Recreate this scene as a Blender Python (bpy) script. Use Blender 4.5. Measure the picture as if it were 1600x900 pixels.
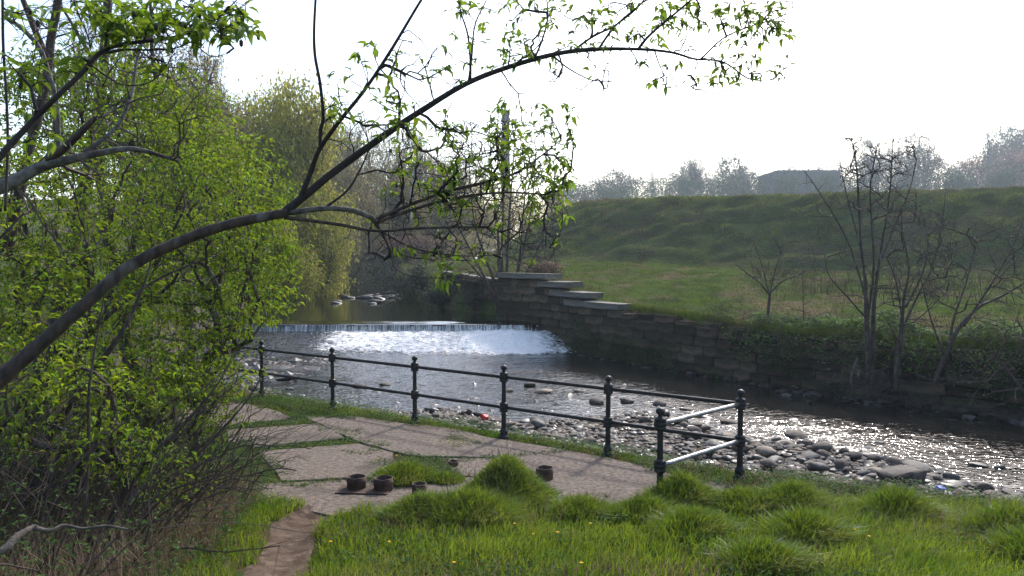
import bpy, bmesh, math, random
import numpy as np
from mathutils import Vector
sc = bpy.context.scene
for o in list(bpy.data.objects): bpy.data.objects.remove(o)
R = math.radians
# ------------------------------------------------------------------ camera
F = 1230.0; CAMZ = 2.95; PITCH = math.atan(50/F)
cam = bpy.data.cameras.new('camera'); co = bpy.data.objects.new('camera', cam)
sc.collection.objects.link(co); sc.camera = co
cam.sensor_width = 36; cam.lens = 36*F/1600; cam.clip_start = 0.05; cam.clip_end = 3000
co.location = (0, 0, CAMZ); co.rotation_euler = (math.pi/2-PITCH, 0, 0)
# ------------------------------------------------------------------ world, sun
SUN_EL, SUN_AZ = R(40), R(27)          # azimuth clockwise from +Y (to the right of the view)
w = bpy.data.worlds.new('World'); sc.world = w; w.use_nodes = True
nt = w.node_tree; bg = nt.nodes['Background']
sky = nt.nodes.new('ShaderNodeTexSky'); sky.sky_type = 'NISHITA'; sky.sun_disc = False
sky.sun_elevation = SUN_EL; sky.sun_rotation = SUN_AZ
sky.air_density = 1.0; sky.dust_density = 2.2; sky.ozone_density = 1.0; sky.altitude = 0
nt.links.new(sky.outputs[0], bg.inputs[0]); bg.inputs[1].default_value = 0.15
sl = bpy.data.lights.new('sun', 'SUN'); so = bpy.data.objects.new('sun', sl); sc.collection.objects.link(so)
sl.energy = 2.2; sl.angle = R(5); sl.color = (1, .965, .91)
so.rotation_euler = Vector((math.sin(SUN_AZ)*math.cos(SUN_EL), math.cos(SUN_AZ)*math.cos(SUN_EL), math.sin(SUN_EL))).to_track_quat('Z', 'Y').to_euler()
sc.view_settings.view_transform = 'Standard'; sc.view_settings.look = 'None'
sc.view_settings.exposure = 1.1; sc.view_settings.gamma = 1.0
sc.cycles.max_bounces = 6; sc.cycles.diffuse_bounces = 3; sc.cycles.transparent_max_bounces = 4
sc.cycles.transmission_bounces = 3; sc.cycles.volume_bounces = 0
# ------------------------------------------------------------------ pixel -> world helpers (real distances)
cp, sp = math.cos(PITCH), math.sin(PITCH)
def ray(px, py):
    a = (px-800)/F; b = (450-py)/F
    return np.array([a, cp+b*sp, -sp+b*cp])
def P(px, py, D):
    d = ray(px, py); return np.array([0, 0, CAMZ])+d*(D/d[1])
def G(px, py, z=0.0):
    d = ray(px, py); return np.array([0, 0, CAMZ])+d*((z-CAMZ)/d[2])
# ------------------------------------------------------------------ numpy noise
_rs = np.random.RandomState(7); _perm = _rs.rand(64, 64, 64).astype(np.float32)
def vnoise(x, y, z=0.0):
    x = np.asarray(x, float); y = np.asarray(y, float); z = np.zeros_like(x)+z
    xi, yi, zi = np.floor(x).astype(int), np.floor(y).astype(int), np.floor(z).astype(int)
    fx, fy, fz = x-xi, y-yi, z-zi
    fx = fx*fx*(3-2*fx); fy = fy*fy*(3-2*fy); fz = fz*fz*(3-2*fz)
    g = lambda a, b, c: _perm[(xi+a) & 63, (yi+b) & 63, (zi+c) & 63]
    l = lambda a, b, t: a+(b-a)*t
    return l(l(l(g(0,0,0), g(1,0,0), fx), l(g(0,1,0), g(1,1,0), fx), fy), l(l(g(0,0,1), g(1,0,1), fx), l(g(0,1,1), g(1,1,1), fx), fy), fz)*2-1
def fbm(x, y, z=0.0, o=4, gain=.5):
    s = 0; a = 1; f = 1; t = 0
    for i in range(o):
        s = s+a*vnoise(np.asarray(x)*f+17.3*i, np.asarray(y)*f+5.1*i, z*f+3.7*i); t += a; a *= gain; f *= 2.03
    return s/t
def sstep(a, b, x):
    t = np.clip((np.asarray(x, float)-a)/(b-a), 0, 1); return t*t*(3-2*t)
# ------------------------------------------------------------------ object helpers
COL = sc.collection
def link(o): COL.objects.link(o); return o
def meshdata(name, V, faces, mats, smooth=False, midx=None):
    me = bpy.data.meshes.new(name); V = np.asarray(V, np.float32).reshape(-1, 3)
    faces = [np.asarray(f, np.int32) for f in faces if len(f)]
    me.vertices.add(len(V)); me.vertices.foreach_set('co', V.ravel())
    loops = np.concatenate([f.ravel() for f in faces]); tot = np.concatenate([np.full(len(f), f.shape[1], np.int32) for f in faces])
    st = np.concatenate([[0], np.cumsum(tot)[:-1]]).astype(np.int32)
    me.loops.add(len(loops)); me.loops.foreach_set('vertex_index', loops)
    me.polygons.add(len(tot)); me.polygons.foreach_set('loop_start', st); me.polygons.foreach_set('loop_total', tot)
    if midx is not None: me.polygons.foreach_set('material_index', np.asarray(midx, np.int32))
    me.update(calc_edges=True)
    me.polygons.foreach_set('use_smooth', np.full(len(tot), bool(smooth)))
    for m in (mats if isinstance(mats, (list, tuple)) else [mats]): me.materials.append(m)
    return me
def obj(name, me, parent=None, loc=(0, 0, 0), rot=(0, 0, 0), scale=(1, 1, 1)):
    o = bpy.data.objects.new(name, me); link(o); o.location = loc; o.rotation_euler = rot; o.scale = scale
    if parent is not None: o.parent = parent
    return o
def tag(o, label=None, cat=None, group=None, kind=None):
    if label: o['label'] = label
    if cat: o['category'] = cat
    if group: o['group'] = group
    if kind: o['kind'] = kind
    return o
def thing(name, label, cat, loc=(0, 0, 0), group=None, rz=0):
    o = bpy.data.objects.new(name, None); link(o); o.location = loc; o.rotation_euler = (0, 0, rz); o.empty_display_size = .1
    return tag(o, label, cat, group)
def copy_tree(o, parent=None):
    c = o.copy(); link(c); c.parent = parent
    for ch in [k for k in bpy.data.objects if k.parent == o]: copy_tree(ch, c)
    return c
class Geo:
    """collects vertices and faces"""
    def __init__(s): s.V = []; s.T = []; s.Q = []; s.n = 0
    def add(s, V, T=None, Q=None):
        V = np.asarray(V, float).reshape(-1, 3)
        if T is not None and len(T): s.T.append(np.asarray(T).reshape(-1, 3)+s.n)
        if Q is not None and len(Q): s.Q.append(np.asarray(Q).reshape(-1, 4)+s.n)
        s.V.append(V); s.n += len(V); return s
    def mesh(s, name, mats, smooth=False):
        fs = []
        if s.Q: fs.append(np.concatenate(s.Q))
        if s.T: fs.append(np.concatenate(s.T))
        return meshdata(name, np.concatenate(s.V), fs, mats, smooth)
def norm(a): return a/np.maximum(np.linalg.norm(a, axis=-1, keepdims=True), 1e-9)
def frusta(g, A, B, ra, rb, sides=5):
    """tapered segments A->B, vectorised"""
    A = np.asarray(A, float); B = np.asarray(B, float)
    if len(A) == 0: return
    d = norm(B-A); ref = np.where(np.abs(d[:, 2:3]) > .9, [[1., 0, 0]], [[0, 0, 1.]])
    u = norm(np.cross(d, ref)); v = np.cross(d, u); n = len(A)
    an = np.arange(sides)*2*math.pi/sides; c, s_ = np.cos(an), np.sin(an)
    off = u[:, None]*c[None, :, None]+v[:, None]*s_[None, :, None]
    B2 = B+d*np.asarray(rb)[:, None]*.25
    V = np.concatenate([A[:, None]+off*np.asarray(ra)[:, None, None], B2[:, None]+off*np.asarray(rb)[:, None, None]], 1)
    i = np.arange(sides); j = (i+1) % sides
    q = np.stack([i, j, j+sides, i+sides], 1)
    Q = (q[None]+(np.arange(n)*2*sides)[:, None, None]).reshape(-1, 4)
    g.add(V.reshape(-1, 3), Q=Q)
def tube(g, pts, rad, sides=8, cap=True, lump=0.0, seed=0):
    """one continuous tapered tube through points"""
    pts = np.asarray(pts, float); rad = np.asarray(rad, float); n = len(pts)
    t = norm(np.gradient(pts, axis=0)); u = norm(np.cross(t[0], [0.13, .2, 1.])); V = []
    an = np.arange(sides)*2*math.pi/sides
    rs = np.random.RandomState(seed)
    for k in range(n):
        u = norm(u-t[k]*np.dot(u, t[k])); v = np.cross(t[k], u)
        r = rad[k]*(1+lump*rs.uniform(-1, 1, sides))
        V.append(pts[k]+u*(np.cos(an)*r)[:, None]+v*(np.sin(an)*r)[:, None])
    V = np.concatenate(V); i = np.arange(sides); j = (i+1) % sides
    Q = np.concatenate([np.stack([i+k*sides, j+k*sides, j+(k+1)*sides, i+(k+1)*sides], 1) for k in range(n-1)])
    T = None
    if cap:
        V = np.concatenate([V, pts[:1], pts[-1:]]); m = n*sides
        T = np.concatenate([np.stack([j, i, np.full(sides, m)], 1), np.stack([i+(n-1)*sides, j+(n-1)*sides, np.full(sides, m+1)], 1)])
    g.add(V, T=T, Q=Q)
def spline(pts, n):
    pts = np.asarray(pts, float); m = len(pts); out = []
    p = np.concatenate([[2*pts[0]-pts[1]], pts, [2*pts[-1]-pts[-2]]])
    for t in np.linspace(0, m-1-1e-6, n):
        i = int(t); f = t-i; a, b, c, d = p[i], p[i+1], p[i+2], p[i+3]
        out.append(.5*((2*b)+(-a+c)*f+(2*a-5*b+4*c-d)*f*f+(-a+3*b-3*c+d)*f**3))
    return np.array(out)
LEAF = (np.array([[0,0,0],[.32,-.5,.10],[.32,0,-.02],[.32,.5,.10],[.68,-.38,.0],[.68,0,-.10],[.68,.38,0],[1,0,-.28]]),
        np.array([[0,2,1],[0,3,2],[4,5,7],[5,6,7],[1,2,5],[1,5,4],[2,3,6],[2,6,5]]))
LEAF4 = (np.array([[0,0,0],[.5,-.5,.08],[.45,0,-.06],[.5,.5,.08],[1,0,-.22]]), np.array([[0,2,1],[0,3,2],[1,2,4],[2,3,4]]))
LEAF2 = (np.array([[0,0,0],[.5,-.5,.1],[.5,.5,.1],[1,0,-.15]]), np.array([[0,2,1],[1,2,3]]))
def leaves(g, pos, d, up, L, W, tmpl=LEAF, droop=1.0):
    pos = np.asarray(pos, float); d = norm(np.asarray(d, float)); s = norm(np.cross(up, d)); u = np.cross(d, s)
    tv, tf = tmpl; L = np.asarray(L)[:, None, None]; W = np.asarray(W)[:, None, None]
    V = pos[:, None]+d[:, None]*(tv[None, :, 0:1]*L)+s[:, None]*(tv[None, :, 1:2]*W)+u[:, None]*(tv[None, :, 2:3]*L*droop)
    T = (tf[None]+(np.arange(len(pos))*len(tv))[:, None, None]).reshape(-1, 3)
    g.add(V.reshape(-1, 3), T=T)
def blades(g, pos, H, Wd, lean, rs, bend=1.0):
    """grass blades: a curved tapering strip of 3 triangles each"""
    n = len(pos); a = rs.uniform(0, 2*math.pi, n)
    if lean is None: la = rs.uniform(0, 2*math.pi, n); lm = rs.uniform(.1, .6, n); ld = np.stack([np.cos(la), np.sin(la)], 1)*lm[:, None]
    else: ld = lean
    side = np.stack([np.cos(a), np.sin(a), np.zeros(n)], 1)*(Wd*.5)[:, None]
    l3 = np.concatenate([ld, np.zeros((n, 1))], 1)
    up = np.array([0, 0, 1.])
    m = pos+(up*.55+l3*.35)*H[:, None]; t = pos+(up*(1-.25*np.linalg.norm(ld, axis=1)[:, None]*bend)+l3*1.1)*H[:, None]
    V = np.stack([pos-side, pos+side, m-side*.8, m+side*.8, t], 1)
    k = np.arange(n)*5
    T = np.concatenate([np.stack([k, k+1, k+3], 1), np.stack([k, k+3, k+2], 1), np.stack([k+2, k+3, k+4], 1)])
    g.add(V.reshape(-1, 3), T=T)
def grow(base, pts, step, bal=.35, r_tip=.004, r_base=.05, seed=0, wob=.12, up0=(0, 0, 1), init=None):
    """branching skeleton reaching every point of pts; returns A, B, ra, rb, tip positions, tip directions"""
    rs = np.random.RandomState(seed); base = np.asarray(base, float); pts = np.asarray(pts, float)
    pts = pts[np.argsort(np.linalg.norm(pts-base, axis=1)*rs.uniform(.8, 1.2, len(pts)))]
    cap = 60000; N = np.zeros((cap, 3)); Pl = np.zeros(cap); Dr = np.zeros((cap, 3)); par = np.full(cap, -1); n = 1
    N[0] = base; Dr[0] = up0; tips = []
    if init is not None:
        n = 0
        for L in init:
            L = np.asarray(L)[:, :3]; t = norm(np.gradient(L, axis=0)); N[n:n+len(L)] = L; Dr[n:n+len(L)] = t; n += len(L)
    n0 = n
    for p in pts:
        dv = p-N[:n]; di = np.linalg.norm(dv, axis=1)
        back = -np.einsum('ij,ij->i', dv, Dr[:n])/np.maximum(di, 1e-6)
        k = int(np.argmin(di*(1+1.3*np.maximum(back+.3, 0))+bal*Pl[:n])); dist = di[k]
        m = max(1, int(math.ceil(dist/step)))
        if n+m >= cap: break
        a = N[k].copy(); d0 = Dr[k]*dist*.24; prev = k
        for q in range(1, m+1):
            t = q/m; x = (1-t)**2*a+2*t*(1-t)*(a+d0)+t*t*p
            if q < m: x = x+rs.normal(0, wob*step, 3)
            N[n] = x; v = x-N[prev]; ln = np.linalg.norm(v); Dr[n] = v/max(ln, 1e-9); Pl[n] = Pl[prev]+ln; par[n] = prev; prev = n; n += 1
        tips.append(prev)
    cnt = np.zeros(n)
    for t in tips: cnt[t] += 1
    for i in range(n-1, n0-1, -1): cnt[par[i]] += cnt[i]
    e = math.log(max(r_base/r_tip, 1.01))/math.log(max(cnt[0], 2)); r = r_tip*np.maximum(cnt, 1)**e
    if init is not None: r = np.minimum(r_tip*np.maximum(cnt, 1)**.5, r_base)
    i = np.arange(n0, n); tips = np.array(tips)
    return N[par[i]], N[i], r[par[i]]*.98*.5+r[i]*.5, r[i], N[tips], Dr[tips]
def ell(rs, c, r, n, shell=.0):
    """random points in an ellipsoid, denser outwards"""
    d = norm(rs.normal(0, 1, (n, 3))); q = rs.uniform(shell, 1, n)**(1/2.4); return np.asarray(c)+d*q[:, None]*np.asarray(r)
# ------------------------------------------------------------------ materials
def mat(name, c1, c2=None, scale=5, rough=.85, bump=.3, bscale=None, detail=6, spec=.3, stretch=(1, 1, 1), c3=None, s3=1.0, t3=(.45, .6), metal=0, coord='Object', bdist=.02, island=0, ramp=(.35, .65), trans=0, orand=0):
    m = bpy.data.materials.new(name); m.use_nodes = True; t = m.node_tree; N = t.nodes; Lk = t.links
    b = N['Principled BSDF']; b.inputs['Roughness'].default_value = rough; b.inputs['Metallic'].default_value = metal
    b.inputs['Specular IOR Level'].default_value = spec
    tc = N.new('ShaderNodeTexCoord'); mp = N.new('ShaderNodeMapping'); mp.inputs['Scale'].default_value = stretch
    Lk.new(tc.outputs[coord], mp.inputs[0])
    def noise(s, det=detail):
        n_ = N.new('ShaderNodeTexNoise'); n_.inputs['Scale'].default_value = s; n_.inputs['Detail'].default_value = det; Lk.new(mp.outputs[0], n_.inputs['Vector']); return n_
    def ramp_(src, a, z_):
        r_ = N.new('ShaderNodeMapRange'); r_.inputs['From Min'].default_value = a; r_.inputs['From Max'].default_value = z_; Lk.new(src, r_.inputs['Value']); return r_.outputs[0]
    def mix(f, a, z_):
        x = N.new('ShaderNodeMix'); x.data_type = 'RGBA'; Lk.new(f, x.inputs['Factor'])
        for k, v in (('A', a), ('B', z_)):
            s = [i for i in x.inputs if i.identifier == k+'_Color'][0]
            if isinstance(v, tuple): s.default_value = (*v, 1)
            else: Lk.new(v, s)
        return [o for o in x.outputs if o.identifier == 'Result_Color'][0]
    if c2 is None: c2 = tuple(x*.7 for x in c1)
    cc = mix(ramp_(noise(scale).outputs['Fac'], *ramp), c1, c2)
    if c3 is not None: cc = mix(ramp_(noise(s3, 4).outputs['Fac'], *t3), cc, c3)
    if island:
        ge = N.new('ShaderNodeNewGeometry'); hs = N.new('ShaderNodeHueSaturation'); Lk.new(cc, hs.inputs['Color'])
        mr = N.new('ShaderNodeMapRange'); mr.inputs['To Min'].default_value = 1-island; mr.inputs['To Max'].default_value = 1+island
        Lk.new(ge.outputs['Random Per Island'], mr.inputs['Value']); Lk.new(mr.outputs[0], hs.inputs['Value'])
        m2 = N.new('ShaderNodeMapRange'); m2.inputs['To Min'].default_value = .5-island*.05; m2.inputs['To Max'].default_value = .5+island*.05
        ml = N.new('ShaderNodeMath'); ml.operation = 'MULTIPLY'; ml.inputs[1].default_value = 7.3; fr = N.new('ShaderNodeMath'); fr.operation = 'FRACT'
        Lk.new(ge.outputs['Random Per Island'], ml.inputs[0]); Lk.new(ml.outputs[0], fr.inputs[0]); Lk.new(fr.outputs[0], m2.inputs['Value']); Lk.new(m2.outputs[0], hs.inputs['Hue'])
        cc = hs.outputs[0]
    if orand:
        oi = N.new('ShaderNodeObjectInfo'); h3 = N.new('ShaderNodeHueSaturation'); Lk.new(cc, h3.inputs['Color']); m3 = N.new('ShaderNodeMapRange'); m3.inputs['To Min'].default_value = 1-orand; m3.inputs['To Max'].default_value = 1+orand; Lk.new(oi.outputs['Random'], m3.inputs['Value']); Lk.new(m3.outputs[0], h3.inputs['Value']); cc = h3.outputs[0]
    Lk.new(cc, b.inputs['Base Color'])
    if bump:
        bn = noise(bscale or scale*3); bp = N.new('ShaderNodeBump'); bp.inputs['Strength'].default_value = bump; bp.inputs['Distance'].default_value = bdist
        Lk.new(bn.outputs['Fac'], bp.inputs['Height']); Lk.new(bp.outputs[0], b.inputs['Normal'])
    if trans:
        tr = N.new('ShaderNodeBsdfTranslucent'); hs2 = N.new('ShaderNodeHueSaturation'); hs2.inputs['Hue'].default_value = .48; hs2.inputs['Saturation'].default_value = 1.1; hs2.inputs['Value'].default_value = 1.5
        Lk.new(cc, hs2.inputs['Color']); Lk.new(hs2.outputs[0], tr.inputs['Color'])
        mx = N.new('ShaderNodeMixShader'); mx.inputs[0].default_value = trans; Lk.new(b.outputs[0], mx.inputs[1]); Lk.new(tr.outputs[0], mx.inputs[2])
        Lk.new(mx.outputs[0], N['Material Output'].inputs['Surface'])
    return m
M = {}
M['soil'] = mat('soil', (.035, .045, .016), (.06, .042, .026), 3, spec=0, bump=.6, bscale=18, c3=(.03, .055, .012), s3=1.2)
M['path'] = mat('trodden_earth', (.115, .085, .066), (.06, .044, .034), 5, spec=0, bump=.8, bscale=28, c3=(.15, .11, .085), s3=9, t3=(.52, .7))
M['meadow'] = mat('meadow_turf', (.075, .10, .03), (.04, .055, .016), 1.2, spec=0, bump=1, bscale=7, bdist=.1, c3=(.12, .095, .055), s3=.5, t3=(.46, .62))
M['slope'] = mat('rough_slope_turf', (.075, .095, .032), (.055, .06, .028), 1.0, spec=0, bump=1, bscale=5, bdist=.15, c3=(.085, .07, .042), s3=.25, t3=(.54, .68), stretch=(.7, 1, 1.6))
M['bed'] = mat('river_gravel', (.07, .055, .042), (.03, .025, .02), 6, spec=0.1, bump=1, bscale=22)
M['concrete'] = mat('weathered_concrete', (.215, .175, .145), (.105, .083, .069), 16, spec=0.08, rough=.95, bump=1, bscale=45, bdist=.02, c3=(.075, .06, .05), s3=.9, t3=(.54, .72), detail=12)
M['stone'] = mat('river_stone', (.10, .076, .06), (.045, .035, .029), 4, orand=.4, rough=.75, bump=.5, bscale=14, spec=.3, c3=(.2, .17, .14), s3=2.2, t3=(.55, .75))
M['stone_grey'] = mat('grey_stone', (.10, .09, .08), (.045, .041, .038), 4, orand=.4, rough=.65, bump=.5, bscale=14, c3=(.22, .21, .19), s3=2.2, t3=(.55, .75))
M['stone_pale'] = mat('pale_stone', (.24, .185, .135), (.12, .095, .07), 4, rough=.7, bump=.5, bscale=14)
M['stone_wet'] = mat('wet_stone', (.05, .04, .034), (.02, .017, .015), 4, rough=.45, bump=.5, bscale=14, spec=.6)
M['wall'] = mat('wall_stone', (.10, .07, .048), (.045, .035, .025), 3, spec=0.05, orand=.5, rough=.9, bump=.8, bscale=12, bdist=.04, c3=(.035, .04, .018), s3=1.1, t3=(.5, .7), coord='Object')
M['wall_b'] = mat('wall_stone_dark', (.07, .052, .037), (.035, .028, .021), 3, spec=0.05, orand=.5, rough=.9, bump=.8, bscale=12, bdist=.04, c3=(.03, .036, .016), s3=1.1, t3=(.45, .65))
M['coping'] = mat('coping_slab', (.15, .135, .115), (.075, .068, .056), 3, rough=.85, bump=.6, bscale=16, c3=(.09, .095, .05), s3=1.5, t3=(.55, .75))
M['iron'] = mat('black_painted_iron', (.012, .012, .014), (.022, .019, .018), 14, rough=.5, bump=.35, bscale=60, bdist=.004, spec=.3, c3=(.05, .027, .017), s3=5, t3=(.62, .78))
M['galv'] = mat('worn_steel', (.42, .41, .40), (.2, .19, .185), 9, rough=.38, bump=.2, bscale=50, bdist=.003, metal=.85)
M['rust'] = mat('rusty_iron', (.085, .05, .036), (.035, .024, .02), 12, rough=.85, bump=.8, bscale=40, bdist=.006, c3=(.13, .07, .04), s3=6, t3=(.55, .7))
M['bark'] = mat('bark_grey_brown', (.085, .06, .047), (.035, .026, .022), 26, rough=.85, bump=.9, bscale=40, bdist=.012, stretch=(1, 1, .35), c3=(.14, .13, .115), s3=7, t3=(.56, .7))
M['bark_dark'] = mat('bark_dark', (.045, .034, .03), (.022, .017, .016), 18, rough=.85, bump=.8, bscale=40, bdist=.01)
M['bark_lichen'] = mat('bark_lichen', (.17, .16, .14), (.075, .065, .055), 22, rough=.9, bump=.9, bscale=40, bdist=.01, c3=(.05, .04, .034), s3=5, t3=(.5, .62))
M['twig'] = mat('twig_brown', (.085, .06, .048), (.06, .044, .036), 3, bump=0, island=.3)
M['twig_far'] = mat('far_twig', (.18, .145, .10), (.12, .095, .07), 1, bump=0, island=.3)
M['deadwood'] = mat('dead_wood', (.12, .10, .085), (.05, .042, .035), 14, rough=.9, bump=.9, bscale=40, bdist=.01)
M['straw'] = mat('dead_stems', (.28, .21, .14), (.15, .105, .07), 3, bump=0, island=.3, trans=.2)
M['straw_far'] = mat('withered_stems', (.12, .09, .065), (.08, .055, .04), 1, bump=0, island=.3, spec=0)
M['leaf'] = mat('young_leaf', (.115, .20, .028), (.085, .15, .024), 2, rough=.5, bump=0, island=.35, trans=.5, spec=.35)
M['leaf_b'] = mat('bush_leaf', (.165, .245, .03), (.08, .14, .022), .9, rough=.6, spec=.2, bump=0, island=.5, trans=.42)
M['leaf_dark'] = mat('dark_ground_leaf', (.04, .075, .022), (.03, .055, .016), 1.2, spec=.08, rough=.8, bump=0, island=.4, trans=.25)
M['clover'] = mat('clover_leaf', (.065, .12, .028), (.045, .085, .022), 1.2, rough=.7, bump=0, island=.4, trans=.35, spec=.1)
M['bramble'] = mat('bramble_leaf', (.11, .2, .04), (.05, .10, .024), .8, rough=.7, bump=0, island=.4, trans=.3, spec=.1)
M['grass'] = mat('grass_blade', (.07, .13, .017), (.125, .18, .028), 1.5, rough=.55, bump=0, island=.35, trans=.42, c3=(.13, .14, .045), s3=1.1, t3=(.56, .74))
M['grass_far'] = mat('far_grass_blade', (.12, .185, .028), (.05, .085, .016), .5, rough=.95, spec=.0, bump=0, island=.3, trans=.15, c3=(.15, .13, .06), s3=.7, t3=(.52, .7))
M['grass_slope'] = mat('slope_grass_blade', (.12, .15, .036), (.06, .08, .024), 1.3, spec=.05, rough=.9, bump=0, island=.5, trans=.35, c3=(.11, .09, .055), s3=.3, t3=(.48, .64))
M['yellow'] = mat('dandelion_yellow', (.75, .48, .02), (.65, .36, .01), 20, bump=0)
M['red'] = mat('red_plastic', (.6, .03, .03), (.4, .02, .02), 8, rough=.5, bump=.2)
M['blue'] = mat('blue_plastic', (.03, .09, .5), (.03, .06, .35), 8, rough=.4, bump=.2)
M['f_yellow'] = mat('willow_leaf', (.27, .28, .06), (.18, .2, .045), .15, bump=0, island=.35, trans=.4)
M['f_olive'] = mat('olive_bud_leaf', (.27, .25, .08), (.18, .16, .06), .15, bump=0, island=.35, trans=.45)
M['f_green'] = mat('spring_green_leaf', (.14, .19, .045), (.09, .125, .035), .15, bump=0, island=.35, trans=.35)
M['f_bare'] = mat('bud_haze', (.27, .25, .11), (.19, .18, .08), .15, bump=0, island=.35, trans=.4)
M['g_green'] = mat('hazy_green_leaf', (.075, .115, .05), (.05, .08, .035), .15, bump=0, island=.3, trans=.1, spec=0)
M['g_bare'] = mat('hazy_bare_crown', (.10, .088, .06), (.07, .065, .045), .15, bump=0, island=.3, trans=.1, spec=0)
M['f_dark'] = mat('dark_evergreen', (.03, .05, .028), (.02, .035, .02), .3, bump=0, island=.3, trans=.15)
M['f_pink'] = mat('blossom', (.30, .19, .15), (.2, .14, .1), .3, bump=0, island=.3, trans=.3)
M['f_red'] = mat('red_stem', (.17, .08, .06), (.1, .05, .04), .3, bump=0, island=.3, trans=.1)
M['brick'] = mat('old_chimney_brick', (.16, .14, .135), (.10, .085, .085), 1.5, bump=.3)
M['roof'] = mat('far_wall_grey', (.10, .10, .115), (.07, .07, .08), .3, bump=.1)
def water_mat(name, base, rough, s, stretch, strength, dist):
    m = bpy.data.materials.new(name); m.use_nodes = True; N = m.node_tree.nodes; Lk = m.node_tree.links; b = N['Principled BSDF']
    b.inputs['Base Color'].default_value = (*base, 1); b.inputs['Roughness'].default_value = rough; b.inputs['IOR'].default_value = 1.33; b.inputs['Specular IOR Level'].default_value = .5
    tc = N.new('ShaderNodeTexCoord'); mp = N.new('ShaderNodeMapping'); mp.inputs['Scale'].default_value = stretch; Lk.new(tc.outputs['Object'], mp.inputs[0])
    n1 = N.new('ShaderNodeTexNoise'); n1.inputs['Scale'].default_value = s; n1.inputs['Detail'].default_value = 3; Lk.new(mp.outputs[0], n1.inputs['Vector'])
    bp = N.new('ShaderNodeBump'); bp.inputs['Strength'].default_value = strength; bp.inputs['Distance'].default_value = dist
    Lk.new(n1.outputs['Fac'], bp.inputs['Height']); Lk.new(bp.outputs[0], b.inputs['Normal']); return m
M['pool'] = water_mat('pool_water', (.012, .014, .008), .03, 2.5, (1, 1.6, 1), .25, .02)
M['river'] = water_mat('river_water', (.014, .012, .008), .04, 9, (.8, 1.4, 1), .45, .02)
def foam_mat(name, stretch, scale, lo, hi):
    m = bpy.data.materials.new(name); m.use_nodes = True; N = m.node_tree.nodes; Lk = m.node_tree.links; b = N['Principled BSDF']
    tc = N.new('ShaderNodeTexCoord'); mp = N.new('ShaderNodeMapping'); mp.inputs['Scale'].default_value = stretch; Lk.new(tc.outputs['Object'], mp.inputs[0])
    n1 = N.new('ShaderNodeTexNoise'); n1.inputs['Scale'].default_value = scale; n1.inputs['Detail'].default_value = 7; n1.inputs['Roughness'].default_value = .7; Lk.new(mp.outputs[0], n1.inputs['Vector'])
    at = N.new('ShaderNodeAttribute'); at.attribute_name = 'foam'
    ad = N.new('ShaderNodeMath'); ad.operation = 'ADD'; Lk.new(n1.outputs['Fac'], ad.inputs[0]); Lk.new(at.outputs['Fac'], ad.inputs[1])
    r = N.new('ShaderNodeMapRange'); r.inputs['From Min'].default_value = lo; r.inputs['From Max'].default_value = hi; Lk.new(ad.outputs[0], r.inputs['Value'])
    x = N.new('ShaderNodeMix'); x.data_type = 'RGBA'; Lk.new(r.outputs[0], x.inputs['Factor'])
    [i for i in x.inputs if i.identifier == 'A_Color'][0].default_value = (.015, .014, .012, 1); [i for i in x.inputs if i.identifier == 'B_Color'][0].default_value = (.86, .83, .78, 1)
    Lk.new([o for o in x.outputs if o.identifier == 'Result_Color'][0], b.inputs['Base Color'])
    at2 = N.new('ShaderNodeAttribute'); at2.attribute_name = 'choppy'
    r2 = N.new('ShaderNodeMapRange'); r2.inputs['To Min'].default_value = .05; r2.inputs['To Max'].default_value = .6; Lk.new(r.outputs[0], r2.inputs['Value']); Lk.new(r2.outputs[0], b.inputs['Roughness'])
    n2 = N.new('ShaderNodeTexNoise'); n2.inputs['Scale'].default_value = 5; n2.inputs['Detail'].default_value = 2; Lk.new(mp.outputs[0], n2.inputs['Vector'])
    bp = N.new('ShaderNodeBump'); bp.inputs['Distance'].default_value = .05; b.inputs['Specular IOR Level'].default_value = 1.0; Lk.new(at2.outputs['Fac'], bp.inputs['Strength']); Lk.new(n2.outputs['Fac'], bp.inputs['Height']); Lk.new(bp.outputs[0], b.inputs['Normal'])
    b.inputs['IOR'].default_value = 1.33; return m
M['foam'] = foam_mat('broken_river_surface', (1, 1.6, 1), 5, .62, .85)
M['fall'] = foam_mat('falling_water', (9, 1, .6), 2.2, .5, .8)
# ------------------------------------------------------------------ terrain functions
SHX = [-40, -32, -24, -18, -14.5, -12.7, -12.3, -11, -7.7, -5, -2.8, -1.6, .3, 1.5, 3.3, 4.8, 6.2, 7.5, 8.0, 8.8, 10.5, 20, 30]
SHY = [165, 130, 90, 60, 45, 35, 30, 26, 23.4, 20.5, 19.4, 20, 18.2, 18.6, 19.6, 17.2, 15.9, 15, 13.3, 12.3, 10.8, 3, -5]
def shore(x): return np.interp(x, SHX, SHY)
def crest(x):
    f = 10.4+(3.04-np.asarray(x, float))*.733+.3
    r = np.interp(x, [3.04, 4, 5, 7, 9, 14, 24], [10.7, 10.3, 9.7, 8.9, 7.5, 4, -4])
    l = shore(x)-1.6
    c = np.where(np.asarray(x) < 3.04, f, r); return np.where(np.asarray(x) < -11.5, np.maximum(l, c), c)
TUSS = []   # (x, y, radius, height)
def pathx(y): return np.interp(y, [2, 6.2, 7.3, 8.3, 9.2], [-2.0, -1.92, -2.1, -2.3, -2.2])
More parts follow.
